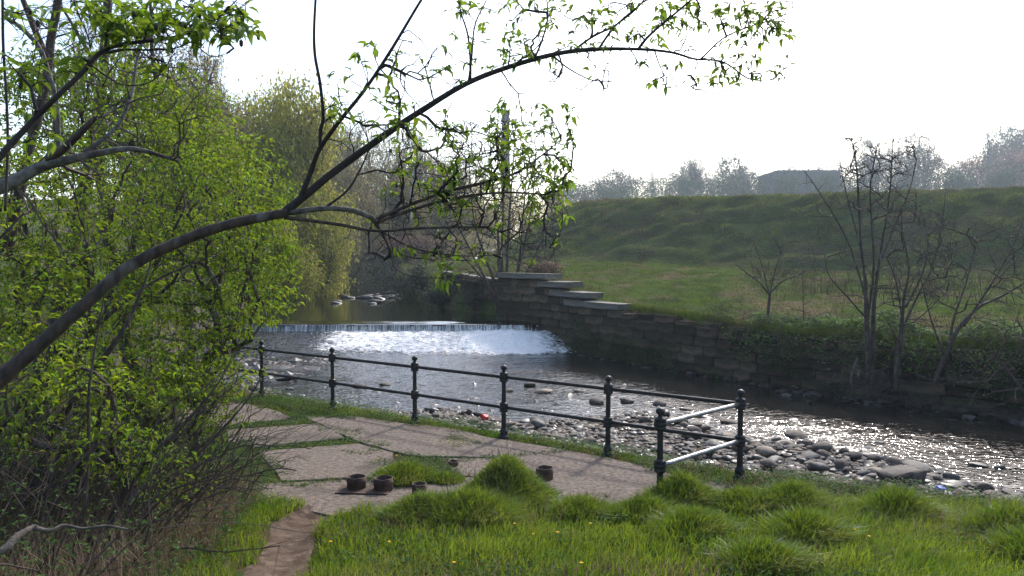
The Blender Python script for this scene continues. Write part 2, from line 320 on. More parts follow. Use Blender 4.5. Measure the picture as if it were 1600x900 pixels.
def zN(x, y, tuss=True):
    x = np.asarray(x, float); y = np.asarray(y, float)
    yb = np.interp(x, [-6, -3.6, -2, 1.5, 3, 6, 10], [12, 9.6, 9.2, 9.2, 9.6, 9.2, 7.8])
    z = .14*np.clip(yb-y, 0, 9.5)-.018+.04*fbm(x*.6, y*.6)*sstep(0, 1.5, yb-y)
    z = z+.05*np.clip(-3.8-x, 0, 6)*sstep(13, 9, y)
    z = z-.10*np.exp(-((x-pathx(y))/.3)**2)*sstep(9.3, 8.6, y)
    z = z+np.where(x < -11, .9*sstep(20, 30, y), 0)
    if tuss:
        for tx, ty, r, h in TUSS:
            d2 = ((x-tx)**2+(y-ty)**2)/(r*r); z = z+np.where(d2 < 4, h*np.exp(-d2*1.6), 0)
    c, s = crest(x), shore(x); w_ = 1.3; t = sstep(0, w_, y-c)
    s = np.maximum(s, c+w_+.3)
    beach = np.where(y < s, -.8-.2*np.clip((y-c-w_)/(s-c-w_), 0, 1), -1.0-.12*np.clip(y-s, 0, 6))+.05*fbm(x*1.3, y*1.3)
    return z*(1-t)+beach*t
EDGE = np.array([(60,-15),(26,8),(18,14.5),(12.6,19.4),(7.9,24.3),(3.5,31.1),(1.7,34.7),(-.2,36.5),(-3.5,42),(-5.4,46),(-9.5,60),(-12.5,80),(-19,120),(-26,165),(-30,220)], float)
EMB = np.array([(120,15),(60,34),(28,45),(12,51.5),(4,55.5),(-1.5,60),(-3.0,72),(-1,95),(8,140)], float)
def pdist(poly, x, y):
    """signed distance to a polyline (positive on its right when walking it... here: larger x side) and y of the foot point"""
    best = np.full(np.shape(x), 1e9); sg = np.ones(np.shape(x)); fy = np.zeros(np.shape(x))
    for (ax, ay), (bx, by) in zip(poly[:-1], poly[1:]):
        dx, dy = bx-ax, by-ay; t = np.clip(((x-ax)*dx+(y-ay)*dy)/(dx*dx+dy*dy), 0, 1)
        qx, qy = ax+t*dx, ay+t*dy; d = np.hypot(x-qx, y-qy); s = (x-ax)*dy-(y-ay)*dx
        m = d < best-1e-9; best = np.where(m, d, best); sg = np.where(m, np.sign(s), sg); fy = np.where(m, qy, fy)
    return best*sg, fy
def ztop(fy): return np.interp(fy, [-15, 14, 19.4, 24.3, 28, 31.1, 34.7, 36.5, 42, 46, 60, 165], [.8, .75, .6, .62, .85, 1.0, 1.6, 2.0, 1.9, 1.6, 1.8, 2.0])
def zF(x, y, parts=False):
    x = np.asarray(x, float); y = np.asarray(y, float)
    d, fy = pdist(EDGE, x, y); e, _ = pdist(EMB, x, y)
    zt = ztop(fy); zf = np.interp(x, [3, 10, 22, 60], [2.6, 2.4, 1.8, 1.6])
    out = np.maximum(-e, 0); s = sstep(0, 1, d/np.maximum(d+out, .01)); ter = zt+(zf-zt)*s
    ter = ter+.10*fbm(x*.35, y*.35)*sstep(0, 3, d)+.20*fbm(x*.9, y*1.3, o=3)*sstep(0, 2, d)
    k = np.clip(e/8.2, 0, 1); prof = np.where(k < 1, k*k*(3-2*k)*.35+k*.65, 1)
    hum = .42*fbm(x*.22, y*.6, 2.0)+.75*(.2-np.abs(fbm(x*.45+y*.2, y*1.5, 5.0, o=3)))
    z = ter+np.where(e > 0, prof*(7.45-zf), 0)+np.where(e > 0, hum*sstep(0, 1.5, e)*(1-.6*sstep(.85, 1.05, e/8.2)), 0)
    wd = np.where(fy < 36.6, .35, 1.6); zb = np.where(fy < 34.6, -1.6, -.6); t = sstep(.05, 1, d/wd)
    z = zb+(z-zb)*t
    return (z, e, d) if parts else z
def axis(a, b, lo, hi, fine, growth=1.12, mx=4.0):
    """grid coordinates a..b, spacing `fine` inside lo..hi and growing outside"""
    v = list(np.arange(lo, hi+1e-6, fine)); s = fine; x = v[-1]
    while x < b: s = min(s*growth, mx); x += s; v.append(x)
    s = fine; x = lo; pre = []
    while x > a: s = min(s*growth, mx); x -= s; pre.append(x)
    return np.array(pre[::-1]+v)
def gridmesh(xs, ys, zfun):
    X, Y = np.meshgrid(xs, ys); Z = zfun(X, Y); nx, ny = len(xs), len(ys)
    i = np.arange(nx*ny).reshape(ny, nx); Q = np.stack([i[:-1, :-1], i[:-1, 1:], i[1:, 1:], i[1:, :-1]], -1).reshape(-1, 4)
    return np.stack([X, Y, Z], -1).reshape(-1, 3), Q
def sub(V, Q, mask):
    Q = Q[mask]; u, inv = np.unique(Q, return_inverse=True); return V[u], inv.reshape(-1, 4)
# ================================================================== SETTING: ground, meadow, embankment, water
rs0 = np.random.RandomState(3)
TUSSOCKS = [  # x, y, radius, mound height, blade height, blades, label
 (-.08, 9.2, .50, .50, .22, 7200, 'tallest grass tussock, a rounded mound with dead seed stalks beside the single rusty ring'),
 (-.42, 8.25, .42, .14, .34, 3200, 'spiky grass tussock in front of the tallest mound, with straw-coloured stalks'),
 (-1.0, 8.3, .34, .12, .26, 2600, 'blue-green drooping grass tussock just in front of the three rusty rings'),
 (-1.42, 10.35, .36, .10, .20, 2200, 'grass tussock with dandelions growing in the middle of the concrete'),
 (-.86, 10.25, .20, .05, .13, 900, 'small low brownish grass tussock beside the half hidden ring'),
 (1.92, 8.95, .36, .20, .30, 3000, 'grass tussock hiding the foot of the nearest railing post'),
 (1.42, 8.35, .34, .10, .28, 2200, 'grass tussock left of and below the nearest railing post'),
 (.75, 8.6, .3, .08, .26, 1700, 'low grass tussock right of the tallest mound at the edge of the concrete'),
 (2.55, 8.7, .34, .10, .26, 2200, 'grass tussock in the gap between the two corner posts'),
 (3.15, 8.75, .36, .14, .26, 2400, 'bright grass tussock at the bank edge below the far corner post'),
 (1.75, 7.6, .32, .10, .28, 1900, 'grass tussock in the foreground directly below the nearest railing post'),
 (2.75, 7.3, .34, .11, .28, 2100, 'dull grass tussock with a brown dead middle near the dandelions at the right'),
 (4.15, 8.35, .32, .14, .30, 2300, 'pointed grass tussock on the skyline of the bank in front of the stones'),
 (4.9, 7.6, .36, .12, .28, 2200, 'grass tussock near the right end of the bank edge'),
 (2.05, 6.3, .30, .08, .26, 1800, 'grass tussock at the bottom edge right of centre'),
 (4.6, 6.7, .34, .1, .28, 2100, 'grass tussock in the bottom right corner'),
]
TUSS += [(a, b, r, h*(1.6 if q else 1.05)) for q, (a, b, r, h, *_) in enumerate(TUSSOCKS)]
xs = axis(-70, 40, -6.5, 9.5, .09, 1.1, 3); ys = axis(-12, 185, 5, 13, .09, 1.1, 3)
V, Q = gridmesh(xs, ys, zN)
m_ = (V[Q][:, :, 0].mean(1) < np.interp(V[Q][:, :, 1].mean(1), [-20, 30, 36, 45, 60, 90, 130, 190], [40, 14, -6, -9, -13, -20, -28, -34]))
V, Q = sub(V, Q, m_)
cx = V[Q][:, :, :2].mean(1)
onpath = (np.abs(cx[:, 0]-pathx(cx[:, 1])) < .27+.13*fbm(cx[:, 0]*2, cx[:, 1]*2)) & (cx[:, 1] < 9.4)
wet = cx[:, 1] > crest(cx[:, 0])+.7
tag(obj('riverbank', meshdata('riverbank', V, [Q], [M['soil'], M['bed']], True, np.where(wet, 1, 0))), kind='structure')
# the trodden path is a sheet of its own 4 mm above the bank
py_ = np.arange(4.0, 9.62, .06); pv = []
for y in py_:
    for k in range(9):
        t = -1+k/4; wd = .30+.09*float(fbm(t*.4, y*1.7)); pv.append([float(pathx(y))+t*wd, y])
pv = np.array(pv); pz = zN(pv[:, 0], pv[:, 1])+.012+.006*fbm(pv[:, 0]*6, pv[:, 1]*6)-.03*(np.abs(np.tile(-1+np.arange(9)/4, len(py_))) > .9)
i = np.arange(len(pv)).reshape(-1, 9); pq = np.stack([i[:-1, :-1], i[:-1, 1:], i[1:, 1:], i[1:, :-1]], -1).reshape(-1, 4)
tag(obj('dirt_path', meshdata('dirt_path', np.column_stack([pv, pz]), [pq], M['path'], True)), kind='structure')
xs = axis(-60, 130, -6, 34, .3, 1.08, 4); ys = axis(5, 260, 19, 66, .3, 1.08, 4)
V, Q = gridmesh(xs, ys, lambda X, Y: zF(X, Y)); c = V[Q].mean(1); _, ee, dd = zF(c[:, 0], c[:, 1], True)
keep = dd > -1.5
Ve, Qe = sub(V, Q, keep & (ee > 0)); Vm, Qm = sub(V, Q, keep & (ee <= 0))
tag(obj('meadow', meshdata('meadow', Vm, [Qm], M['meadow'], True)), kind='structure')
tag(obj('embankment', meshdata('embankment', Ve, [Qe], M['slope'], True)), kind='structure')
# far ground with a low wooded rise left and a hill right, out to the horizon
def zG(X, Y):
    return -1.9+6*sstep(120, 190, Y)+38*np.exp(-(((X-290)/110)**2+((Y-400)/80)**2))+12*sstep(-30, -90, X)*sstep(40, 110, Y)-.5*sstep(160, 100, Y)
V, Q = gridmesh(axis(-1500, 1500, -150, 250, 8, 1.25, 200), axis(-300, 2200, 60, 300, 8, 1.25, 200), zG)
tag(obj('distant_ground', meshdata('distant_ground', V, [Q], M['meadow'], True)), kind='structure')
# ---- water
def attr(me, v, nm='foam'):
    a = me.attributes.new(nm, 'FLOAT', 'POINT'); a.data.foreach_set('value', np.asarray(v, np.float32))
def apron(x, y):
    y0 = np.interp(x, [-13, -8, -5, 0, 2], [29, 30.5, 31.2, 31.4, 31.8])
    return sstep(0, 1, (y-y0)/(34.35-y0))**.8
def foamf(x, y):
    core = sstep(-9.4, -7.2, x+.6*fbm(x, y*2))*sstep(30.9, 32.1, y+.5*fbm(x*.8, y)+.10*(x+4)*0)
    tail = sstep(-10, -6, x)*sstep(25.5, 31.5, y)*sstep(2.3, .6, x)  # foam tail below the weir; extra white stands in for sky glare
    rif = sstep(.15, .5, fbm(x*.35, y*.5, 9))*sstep(10, 14, y)*.10  # riffle foam, strengthened to paint some of the same glare
    left = sstep(-8, -10, x)*sstep(22, 33, y)
    dark = sstep(1.0, 3.5, x-(31-y)*.62+0)*.12
    return -.16+(.265+.17*sstep(-2.4, -.9, x))*core+.20*tail+.12*left+rif-dark
def choppy(x, y):
    dw, _ = pdist(LINEW, x, y); v = sstep(1.6, 5.6, -dw+1.2*fbm(x*.3, y*.3, 2)); calm = .75*np.exp(-(((x-.6)/2.6)**2+((y-19.6)/2.2)**2))
    return .2+.8*v*(1-calm)
LINEW = np.array([(26, 8), (17, 15.4), (12.6, 19.4), (7.9, 24.3), (3.5, 31.1), (1.7, 34.7), (-.2, 40)], float)
def zR(x, y):
    a = apron(x, y); f = foamf(x, y)
    rough = np.clip(.3+.7*sstep(12, 20, y)*(1-.55*np.exp(-(((x-.5)/3.2)**2+((y-20)/2.6)**2))), 0, 1)
    rough = choppy(x, y)
    rip = .034*fbm(x*1.2, y*2.2, 1, o=3)+.011*fbm(x*3.2, y*5.5, 3, o=2)
    wh = np.clip(f+.05, 0, .3)*(.5*np.abs(fbm(x*1.8, y*1.8, 4, o=4))+.12*fbm(x*5, y*5, 4, o=3))
    return -1+a*.66+rip*rough+wh*.7+.16*np.exp(-(((x+.1)/1.2)**2+((y-33.4)/.7)**2))*(1+.8*fbm(x*2, y*2, 1))
V, Q = gridmesh(axis(-22, 34, -12.8, 9, .085, 1.15, .6), np.concatenate([np.arange(3, 14, .09), np.arange(14, 34.42, .075)]), zR)
me = meshdata('river', V, [Q], M['foam'], True); attr(me, foamf(V[:, 0], V[:, 1])); attr(me, choppy(V[:, 0], V[:, 1]), 'choppy'); tag(obj('river', me), kind='structure')
def zP(x, y): return .02+.0025*fbm(x*2, y*3, o=2)-.07*sstep(35.7, 34.5, y)*(1+.4*fbm(x*.8, y*1.5))
V, Q = gridmesh(np.concatenate([[-60, -50, -40, -30, -20], np.arange(-14, 1.3, .25), [3, 5]]), np.concatenate([np.arange(34.55, 48, .15), np.arange(49, 190, 2)]), zP)
tag(obj('mill_pond', meshdata('mill_pond', V, [Q], M['pool'], True)), kind='structure')
# falling sheet over the sill
nx = 340; fx = np.linspace(-12.3, .55, nx); prof = [(34.56, -.05), (34.47, -.058), (34.41, -.08), (34.37, -.13), (34.35, -.24), (34.32, -.36), (34.28, -.5)]
V = np.array([[x, y-.03*float(q > 1)*(_rs.rand()), z+.01*float(fbm(x*1.5, 0))] for q, (y, z) in enumerate(prof) for x in fx])
i = np.arange(len(V)).reshape(len(prof), nx); Q = np.stack([i[:-1, :-1], i[:-1, 1:], i[1:, 1:], i[1:, :-1]], -1).reshape(-1, 4)
me = meshdata('falling_water', V, [Q], M['fall'], True); attr(me, np.where(V[:, 2] > -.075, -.25, .10-.25*(V[:, 2]+.2))-.1*sstep(-9, -12, V[:, 0])); tag(obj('falling_water', me), kind='stuff')
g = Geo(); n = 1500; x = rs0.uniform(-8.5, 1.1, n); y = rs0.uniform(31.6, 34.3, n); k = (rs0.rand(n) < np.where(x > -1.8, 1, .35)); x, y = x[k], y[k]
z = zR(x, y)+rs0.exponential(.07, len(x))*np.where(x > -1.8, 1.3, .6); s = rs0.uniform(.006, .02, len(x)); c = np.stack([x, y, z], 1)
tv = np.array([[1,1,1],[-1,-1,1],[-1,1,-1],[1,-1,-1]]); tf = np.array([[0,1,2],[0,3,1],[0,2,3],[1,3,2]])
g.add((c[:, None]+tv[None]*s[:, None, None]).reshape(-1, 3), T=(tf[None]+(np.arange(len(x))*4)[:, None, None]).reshape(-1, 3))
M['white'] = mat('white_spray', (.82, .82, .81), (.72, .72, .71), 5, bump=0)
tag(obj('water_spray', g.mesh('water_spray', M['white'])), kind='stuff')
# ================================================================== boxes and stones
def jit_box(seed, j=.05, bev=.09, sub=False):
    rs = random.Random(seed); bm = bmesh.new(); bmesh.ops.create_cube(bm, size=1)
    for v in bm.verts: v.co += Vector([rs.uniform(-j, j) for _ in range(3)])
    bmesh.ops.bevel(bm, geom=bm.edges[:], offset=bev, segments=1, affect='EDGES', profile=.6)
    if sub: bmesh.ops.subdivide_edges(bm, edges=bm.edges[:], cuts=1)
    for v in bm.verts: v.co += Vector([rs.uniform(-j, j)*.3 for _ in range(3)])
    return bm
def bm_mesh(bm, name, mats, smooth=False):
    me = bpy.data.meshes.new(name); bm.to_mesh(me); bm.free()
    for m in (mats if isinstance(mats, (list, tuple)) else [mats]): me.materials.append(m)
    if smooth: me.polygons.foreach_set('use_smooth', [True]*len(me.polygons))
    return me
def rock_mesh(seed, mats, sub=3, blocky=.5, name='stone'):
    rs = random.Random(seed); bm = bmesh.new(); bmesh.ops.create_icosphere(bm, subdivisions=sub, radius=.5)
    planes = [(Vector([rs.gauss(0, 1) for _ in range(3)]).normalized(), rs.uniform(.26, .42)) for _ in range(int(5+9*blocky))]
    co_ = np.array([v.co[:] for v in bm.verts]); nz = .05*fbm(co_[:, 0]*3+seed, co_[:, 1]*3, co_[:, 2]*3, o=3)
    for v, q in zip(bm.verts, nz):
        p = v.co.copy()
        for nrm, d in planes:
            k = p.dot(nrm)
            if k > d: p -= nrm*(k-d)*(.55+.4*blocky)
        v.co = p*(1+q*2)
    return bm_mesh(bm, name, mats, True)
# ---- concrete slabs of the platform
slabs_px = [
 ([(262,664),(285,640),(330,629),(385,630),(430,640),(468,655),(400,660),(345,668)], 'far left slab behind the first strip of clover'),
 ([(352,672),(420,667),(500,661),(528,674),(545,686),(470,692),(398,700),(352,690)], 'middle slab between the two strips of clover'),
 ([(404,706),(480,700),(560,693),(612,708),(622,728),(640,746),(540,748),(470,752),(438,752),(420,728)], 'pebbly slab behind the two joined rings'),
 ([(340,760),(400,757),(470,754),(645,748),(700,746),(760,748),(790,772),(740,800),(640,812),(560,812),(470,790),(400,784),(345,775)], 'smooth front slab carrying the rusty rings'),
 ([(478,652),(560,652),(640,664),(700,670),(762,684),(826,694),(880,703),(818,712),(760,714),(716,712),(668,712),(634,708),(560,688)], 'long slab under the railing'),
 ([(700,718),(770,718),(886,706),(950,718),(1010,732),(1052,744),(1140,760),(1120,790),(1000,800),(900,806),(800,790),(762,746),(716,744)], 'stained slab nearest the corner of the railing'),
]
plat = tag(thing('concrete_platform', 'flat', 'platform', (0, 0, 0)), kind='structure'); del plat['label']; del plat['category']
SLABS = []
for pts, lab in slabs_px:
    p = np.array([G(a, b, 0)[:2] for a, b in pts]); q = []
    for a, b in zip(p, np.roll(p, -1, 0)):
        m = max(2, int(np.linalg.norm(b-a)/.12))
        for t in range(m): q.append(a+(b-a)*t/m)
    q = np.array(q); cen = q.mean(0); dn = norm(q-cen); q = q-dn*(.045 if len(SLABS) < 2 else .02 if len(SLABS) == 2 else -.05)+dn*(.06*fbm(q[:, 0]*2.2, q[:, 1]*2.2)+.018*fbm(q[:, 0]*9, q[:, 1]*9))[:, None]; SLABS.append(q)
    n = len(q); V = np.concatenate([np.column_stack([q, np.full(n, .0)]), np.column_stack([cen+(q-cen)*1.01, np.full(n, -.012)]), np.column_stack([cen+(q-cen)*1.01, np.full(n, -.14)])])
    i = np.arange(n); j = (i+1) % n
    me = meshdata('concrete_slab', V, [np.array([i]), np.concatenate([np.stack([i+n, j+n, j, i], 1), np.stack([i+2*n, j+2*n, j+n, i+n], 1)])], M['concrete'])
    if Vector(me.polygons[0].normal).z < 0: me.flip_normals()
    obj('concrete_slab', me, plat, (0, 0, .004*len(SLABS) % .013))
def inpoly(poly, x, y):
    c = np.zeros(len(x), bool); px, py = poly[:, 0], poly[:, 1]; qx, qy = np.roll(px, -1), np.roll(py, -1)
    for a, b, c_, d in zip(px, py, qx, qy):
        if b != d: c ^= ((b > y) != (d > y)) & (x < (c_-a)*(y-b)/(d-b)+a)
    return c
# ---- rusty rings standing in the concrete
def ring(px, py, wpx, hpx, label, hide=0.0, lx=0):
    p = G(px, py, 0); r = wpx/2/F*p[1]; h = hpx/F*p[1]; n = 40; g = Geo(); t = .012
    prof = [(r*1.0, -.05), (r*1.0, h*.55), (r*1.04, h*.62), (r*1.045, h*.72), (r, h*.78), (r*1.01, h), (r-t, h+.001), (r-t, -.03)]
    an = np.arange(n)*2*math.pi/n; V = np.concatenate([np.stack([np.cos(an)*a*(1+.012*np.sin(an*3+k)), np.sin(an)*a, np.full(n, b)+.003*np.sin(an*5)], 1) for k, (a, b) in enumerate(prof)])
    i = np.arange(n); j = (i+1) % n; Q = np.concatenate([np.stack([i+k*n, j+k*n, j+(k+1)*n, i+(k+1)*n], 1) for k in range(len(prof)-1)])
    g.add(V, Q=Q); root = thing('pipe_stub', label, 'pipe stub', (p[0], p[1], -hide), group='rusty pipe stubs in the concrete')
    obj('pipe_rim', g.mesh('pipe_rim', M['rust'], True), root)
    g = Geo(); a2 = an; V = np.concatenate([np.stack([np.cos(a2)*(r-t*.8), np.sin(a2)*(r-t*.8), .02+.01*np.sin(a2*4)], 1), [[0, 0, .03]]]); g.add(V, T=np.stack([i, j, np.full(n, n)], 1))
    obj('soil_fill', g.mesh('soil_fill', M['soil'], True), root)
    return p
ring(557, 764, 30, 20, 'short rusty pipe stub, left one of the joined pair on the small plate')
ring(599, 766, 30, 20, 'short rusty pipe stub, right one of the joined pair on the small plate')
ring(655, 773, 23, 18, 'narrow rusty pipe stub half hidden by grass, right of the joined pair')
ring(851, 749, 27, 19, 'single rusty pipe stub right of the tallest grass mound')
ring(708, 728, 17, 8, 'lowest rusty pipe stub peeping out behind the small brown tussock')
a, b = G(527, 768), G(606, 775); g = Geo()
bm = jit_box(5, .01, .02); me = bm_mesh(bm, 'plate', M['rust'])
o = obj('mounting_plate', me, None, (float((a[0]+b[0])/2), float(a[1])+.03, .014), (0, 0, -.08), (.66, .34, .014)); tag(o, 'thin rusty plate lying under the joined pair of pipe stubs', 'plate')
# ---- railing
def lathe(g, prof, c, n=20, squ=0):
    an = np.arange(n)*2*math.pi/n; V = np.concatenate([np.stack([c[0]+np.cos(an)*r, c[1]+np.sin(an)*r, np.full(n, c[2]+z)], 1) for r, z in prof]); i = np.arange(n); j = (i+1) % n
    Q = np.concatenate([np.stack([i+k*n, j+k*n, j+(k+1)*n, i+(k+1)*n], 1) for k in range(len(prof)-1)]); g.add(V, Q=Q)
def profmesh(name, prof, m, n=20):
    g = Geo(); lathe(g, prof, (0, 0, 0), n); return g.mesh(name, m, True)
HP = 1.15
shaft = profmesh('post_shaft', [(.042, 0), (.040, .2), (.036, .55), (.034, .96), (.034, 1.03)], M['iron'])
flange = profmesh('base_flange', [(.0, -.04), (.088, -.04), (.088, .012), (.082, .022), (.062, .03), (.060, .07), (.066, .08), (.066, .105), (.056, .12), (.044, .15), (.040, .16)], M['iron'], 24)
collar = profmesh('collar', [(.036, -.075), (.05, -.065), (.056, -.05), (.058, -.035), (.052, -.03), (.060, -.015), (.060, .02), (.052, .035), (.056, .04), (.055, .055), (.046, .065), (.034, .075)], M['iron'])
neck = profmesh('finial', [(.046, .0), (.05, .012), (.044, .024), (.026, .034), (.022, .05), (.026, .058)]+[(.048*math.cos(t), .102+.048*math.sin(t)) for t in np.linspace(-1.0, 1.5707, 12)], M['iron'])
bolt = profmesh('bolt', [(.0, .0), (.012, 0), (.012, .01), (.0, .014)], M['iron'], 6)
ft = thing('iron_railing', 'black cast iron railing with ball topped posts and two rails along the platform edge', 'railing', (0, 0, 0))
posts = []
for k in (951, 787, 647, 518, 407, 292, 160, 20): 
    kk = (k-800)/F; s = (3.04-10.4*kk)/(1.65+1.21*kk); posts.append((3.04-1.65*s, 10.4+1.21*s))
posts = [(3.04, 10.4)]+posts
near = (1.74, 9.15)
TOPZ, LOWZ = .985, .49
for (x, y) in posts+[near]:
    pr = obj('post', shaft, ft, (x, y, 0), (rs0.uniform(-.006, .006), rs0.uniform(-.006, .006), rs0.uniform(0, 6)))
    obj('base_flange', flange, pr); obj('collar', collar, pr, (0, 0, LOWZ), (0, 0, 0), (1.25, 1.25, 1.1)); obj('collar', collar, pr, (0, 0, TOPZ), (0, 0, 0), (1.25, 1.25, 1.1)); obj('finial', neck, pr, (0, 0, 1.035), (0, 0, 0), (1.12, 1.12, .98))
def rail(a, b, z, m, r=.028):
    g = Geo(); A = np.array([*a, z]); B = np.array([*b, z]); tube(g, [A+(B-A)*t for t in np.linspace(0, 1, 9)], [r]*9, 12)
    o = obj('rail', g.mesh('rail', m, True), ft); return o
for a, b in zip(posts[:-1], posts[1:]):
    for z in (TOPZ, LOWZ): rail(a, b, z, M['iron'])
for z in (TOPZ, LOWZ): rail(near, posts[0], z, M['galv'])['label'] = 'bare shiny rail of the short return to the nearest post'
# ---- big retaining wall
protos = [bm_mesh(jit_box(100+i, .05, .07), 'wall_stone', M['wall'] if i % 3 else M['wall_b']) for i in range(12)]
for me in protos: me.polygons.foreach_set('use_smooth', [False]*len(me.polygons))
copings = [bm_mesh(jit_box(300+i, .02, .035), 'coping_slab', M['coping']) for i in range(3)]
wall = thing('river_wall', 'dark coursed stone retaining wall with stepped slabs along the far side of the river', 'wall', (0, 0, 0))
line = np.array([(17, 15.4), (12.6, 19.4), (7.9, 24.3), (3.5, 31.1), (1.7, 34.7), (-.2, 36.6)]); segl = np.linalg.norm(np.diff(line, axis=0), axis=1); cum = np.concatenate([[0], np.cumsum(segl)]); LW = cum[-1]
def on_line(s):
    x = np.interp(s, cum, line[:, 0]); y = np.interp(s, cum, line[:, 1]); k = min(max(np.searchsorted(cum, s)-1, 0), len(segl)-1); d = (line[k+1]-line[k])/segl[k]; return np.array([x, y]), d
def walltop(y):
    if y > 34.7: return 1.93
    if y > 33.2: return 1.61
    if y > 31.7: return 1.24
    if y > 29.8: return .98
    return float(ztop(y))+.08*math.sin(y*2.3)-.04
rr = random.Random(11); z = -1.25; nw = 0
while z < 2.0:
    hh = rr.uniform(.26, .36); s = -rr.uniform(0, .5)
    while s < LW:
        L = rr.uniform(.55, 1.15)*(1.25 if s < 9 else 1); p, d = on_line(min(max(s+L/2, 0), LW)); top = walltop(p[1])
        if z+hh*.35 < top and not (z+hh > top-.15 and rr.random() < .12 and p[1] < 29):
            h2 = min(hh, top-z) if top-z > .12 else hh; nrm = np.array([-d[1], d[0]]); nrm = nrm if nrm[0]*(-1)+nrm[1]*(-1) > 0 else -nrm   # towards the river
            q = p+nrm*(.16+rr.uniform(-.025, .03)-(z+1)*.03)
            o = obj('wall_stone', protos[rr.randrange(12)], wall, (q[0], q[1], z+h2/2), (rr.uniform(-.015, .015), rr.uniform(-.015, .015), math.atan2(d[1], d[0])+rr.uniform(-.02, .02)), (L*.985, .46, h2*.97)); nw += 1
        s += L
    z += hh
g = Geo(); S = np.linspace(0, LW, 60); pp = [on_line(s) for s in S]; back = []
for p, d in pp:
    nrm = np.array([-d[1], d[0]]); nrm = nrm if -nrm[0]-nrm[1] > 0 else -nrm; q = p+nrm*.02; back += [[q[0], q[1], -1.6], [q[0], q[1], walltop(p[1])-.03]]
i = np.arange(59)*2; g.add(back, Q=np.stack([i, i+2, i+3, i+1], 1)); M['joint'] = mat('dark_joint', (.018, .014, .011), None, 6, bump=0); obj('hearting', g.mesh('hearting', M['joint']), wall)
for q, (y0, y1, zt, wd) in enumerate([(29.8, 31.55, 1.13, .75), (31.35, 33.05, 1.14, .75), (31.6, 34.2, 1.47, 1.0), (33.1, 35.6, 1.84, 1.0), (34.6, 36.9, 2.16, 1.1)]):
    yi = (y0+y1)/2; s = np.interp(yi, line[:, 1], cum); p, d = on_line(s); nrm = np.array([-d[1], d[0]]); nrm = nrm if -nrm[0]-nrm[1] > 0 else -nrm
    c = p-nrm*(wd/2-.43)
    obj('coping_slab', copings[q % 3], wall, (c[0], c[1], zt-.11), ([.01, -.02, .015, -.01, .02][q], .012*(q % 2), math.atan2(d[1], d[0])+[.0, .01, -.02, .03, -.05][q]), ((y1-y0)/abs(d[1])-.02, wd, .24))
print('wall stones', nw)
# upstream stub wall
uw = thing('low_stone_wall', 'low broken stone wall with pale coping upstream of the stepped slabs', 'wall', (0, 0, 0))
A, B = np.array([-3.9, 45.5]), np.array([-.6, 38.2]); L0 = np.linalg.norm(B-A); d = (B-A)/L0
for c in range(4):
    s = rr.uniform(-.3, 0)
    while s < L0:
        L = rr.uniform(.4, .9); p = A+d*(s+L/2); zt = 2.05-.28*(s/L0); zz = zt-.2-.22*c
        if rr.random() > .08: obj('wall_stone', protos[rr.randrange(12)], uw, (p[0]+rr.uniform(-.04, .04), p[1], zz-.0), (rr.uniform(-.05, .05), rr.uniform(-.05, .05), math.atan2(d[1], d[0])), (L*.97, .5, .215))
        s += L
for s0, s1 in ((.1, 1.7), (2.3, 4.1), (4.15, 5.7), (5.8, 7.6)):
    p = A+d*(s0+s1)/2; obj('coping_slab', copings[1], uw, (p[0], p[1], 2.05-.28*((s0+s1)/2/L0)+.0), (0, .035, math.atan2(d[1], d[0])), (s1-s0, .55, .1))
# ---- weir
wr = thing('weir', 'low straight weir across the river with water spilling over its sill', 'weir', (0, 0, 0))
x = -13.2
while x < .3:
    L = rr.uniform(1.1, 1.5); L = min(L, .5-x); obj('sill_block', protos[rr.randrange(12)], wr, (x+L/2, 34.70, -.45), (0, 0, 0), (L, .5, .66)); x += L
o = tag(obj('abutment_stone', rock_mesh(9, M['stone_grey'], 2, .9, 'abutment_stone'), None, (-11.75, 34.3, -.2), (0, 0, .1), (1.1, 1.3, .75)), 'dark block at the left end of the weir beside the bushes', 'stone')
# ---- stones
RK = {k: [rock_mesh(s*13+b, M[mn], 2, bl) for s in range(6)] for b, (k, mn, bl) in enumerate([('brown', 'stone', .85), ('grey', 'stone_grey', .9), ('pale', 'stone_pale', .6), ('wet', 'stone_wet', .9)])}
WORDS = {'brown': 'brown', 'grey': 'grey', 'pale': 'pale tan', 'wet': 'wet dark'}
NST = 0
def stone(x, y, s, kind, zone, flat=.6, z=None, label=None, tilt=.2, ar=1.35, rz=None, sink=.25):
    global NST
    h = s*flat; 
    if z is None: z = max(float(zN(np.array([x]), np.array([y]), False)[0]), -1.0-h*.15)
    o = obj('river_stone', rr.choice(RK[kind]), None, (x, y, z+h*(.5-sink)), (rr.uniform(-tilt, tilt), rr.uniform(-tilt, tilt), rr.uniform(0, 6.28) if rz is None else rz), (s*ar, s, h)); NST += 1
    size = 'large' if s > .38 else 'fist-sized' if s < .17 else 'medium'; shp = 'flat' if flat < .45 else 'rounded'
    tag(o, label or f'{size} {shp} {WORDS[kind]} stone {zone}', 'stone', None if label else f'{size} {shp} {WORDS[kind]} stones {zone}'); return o
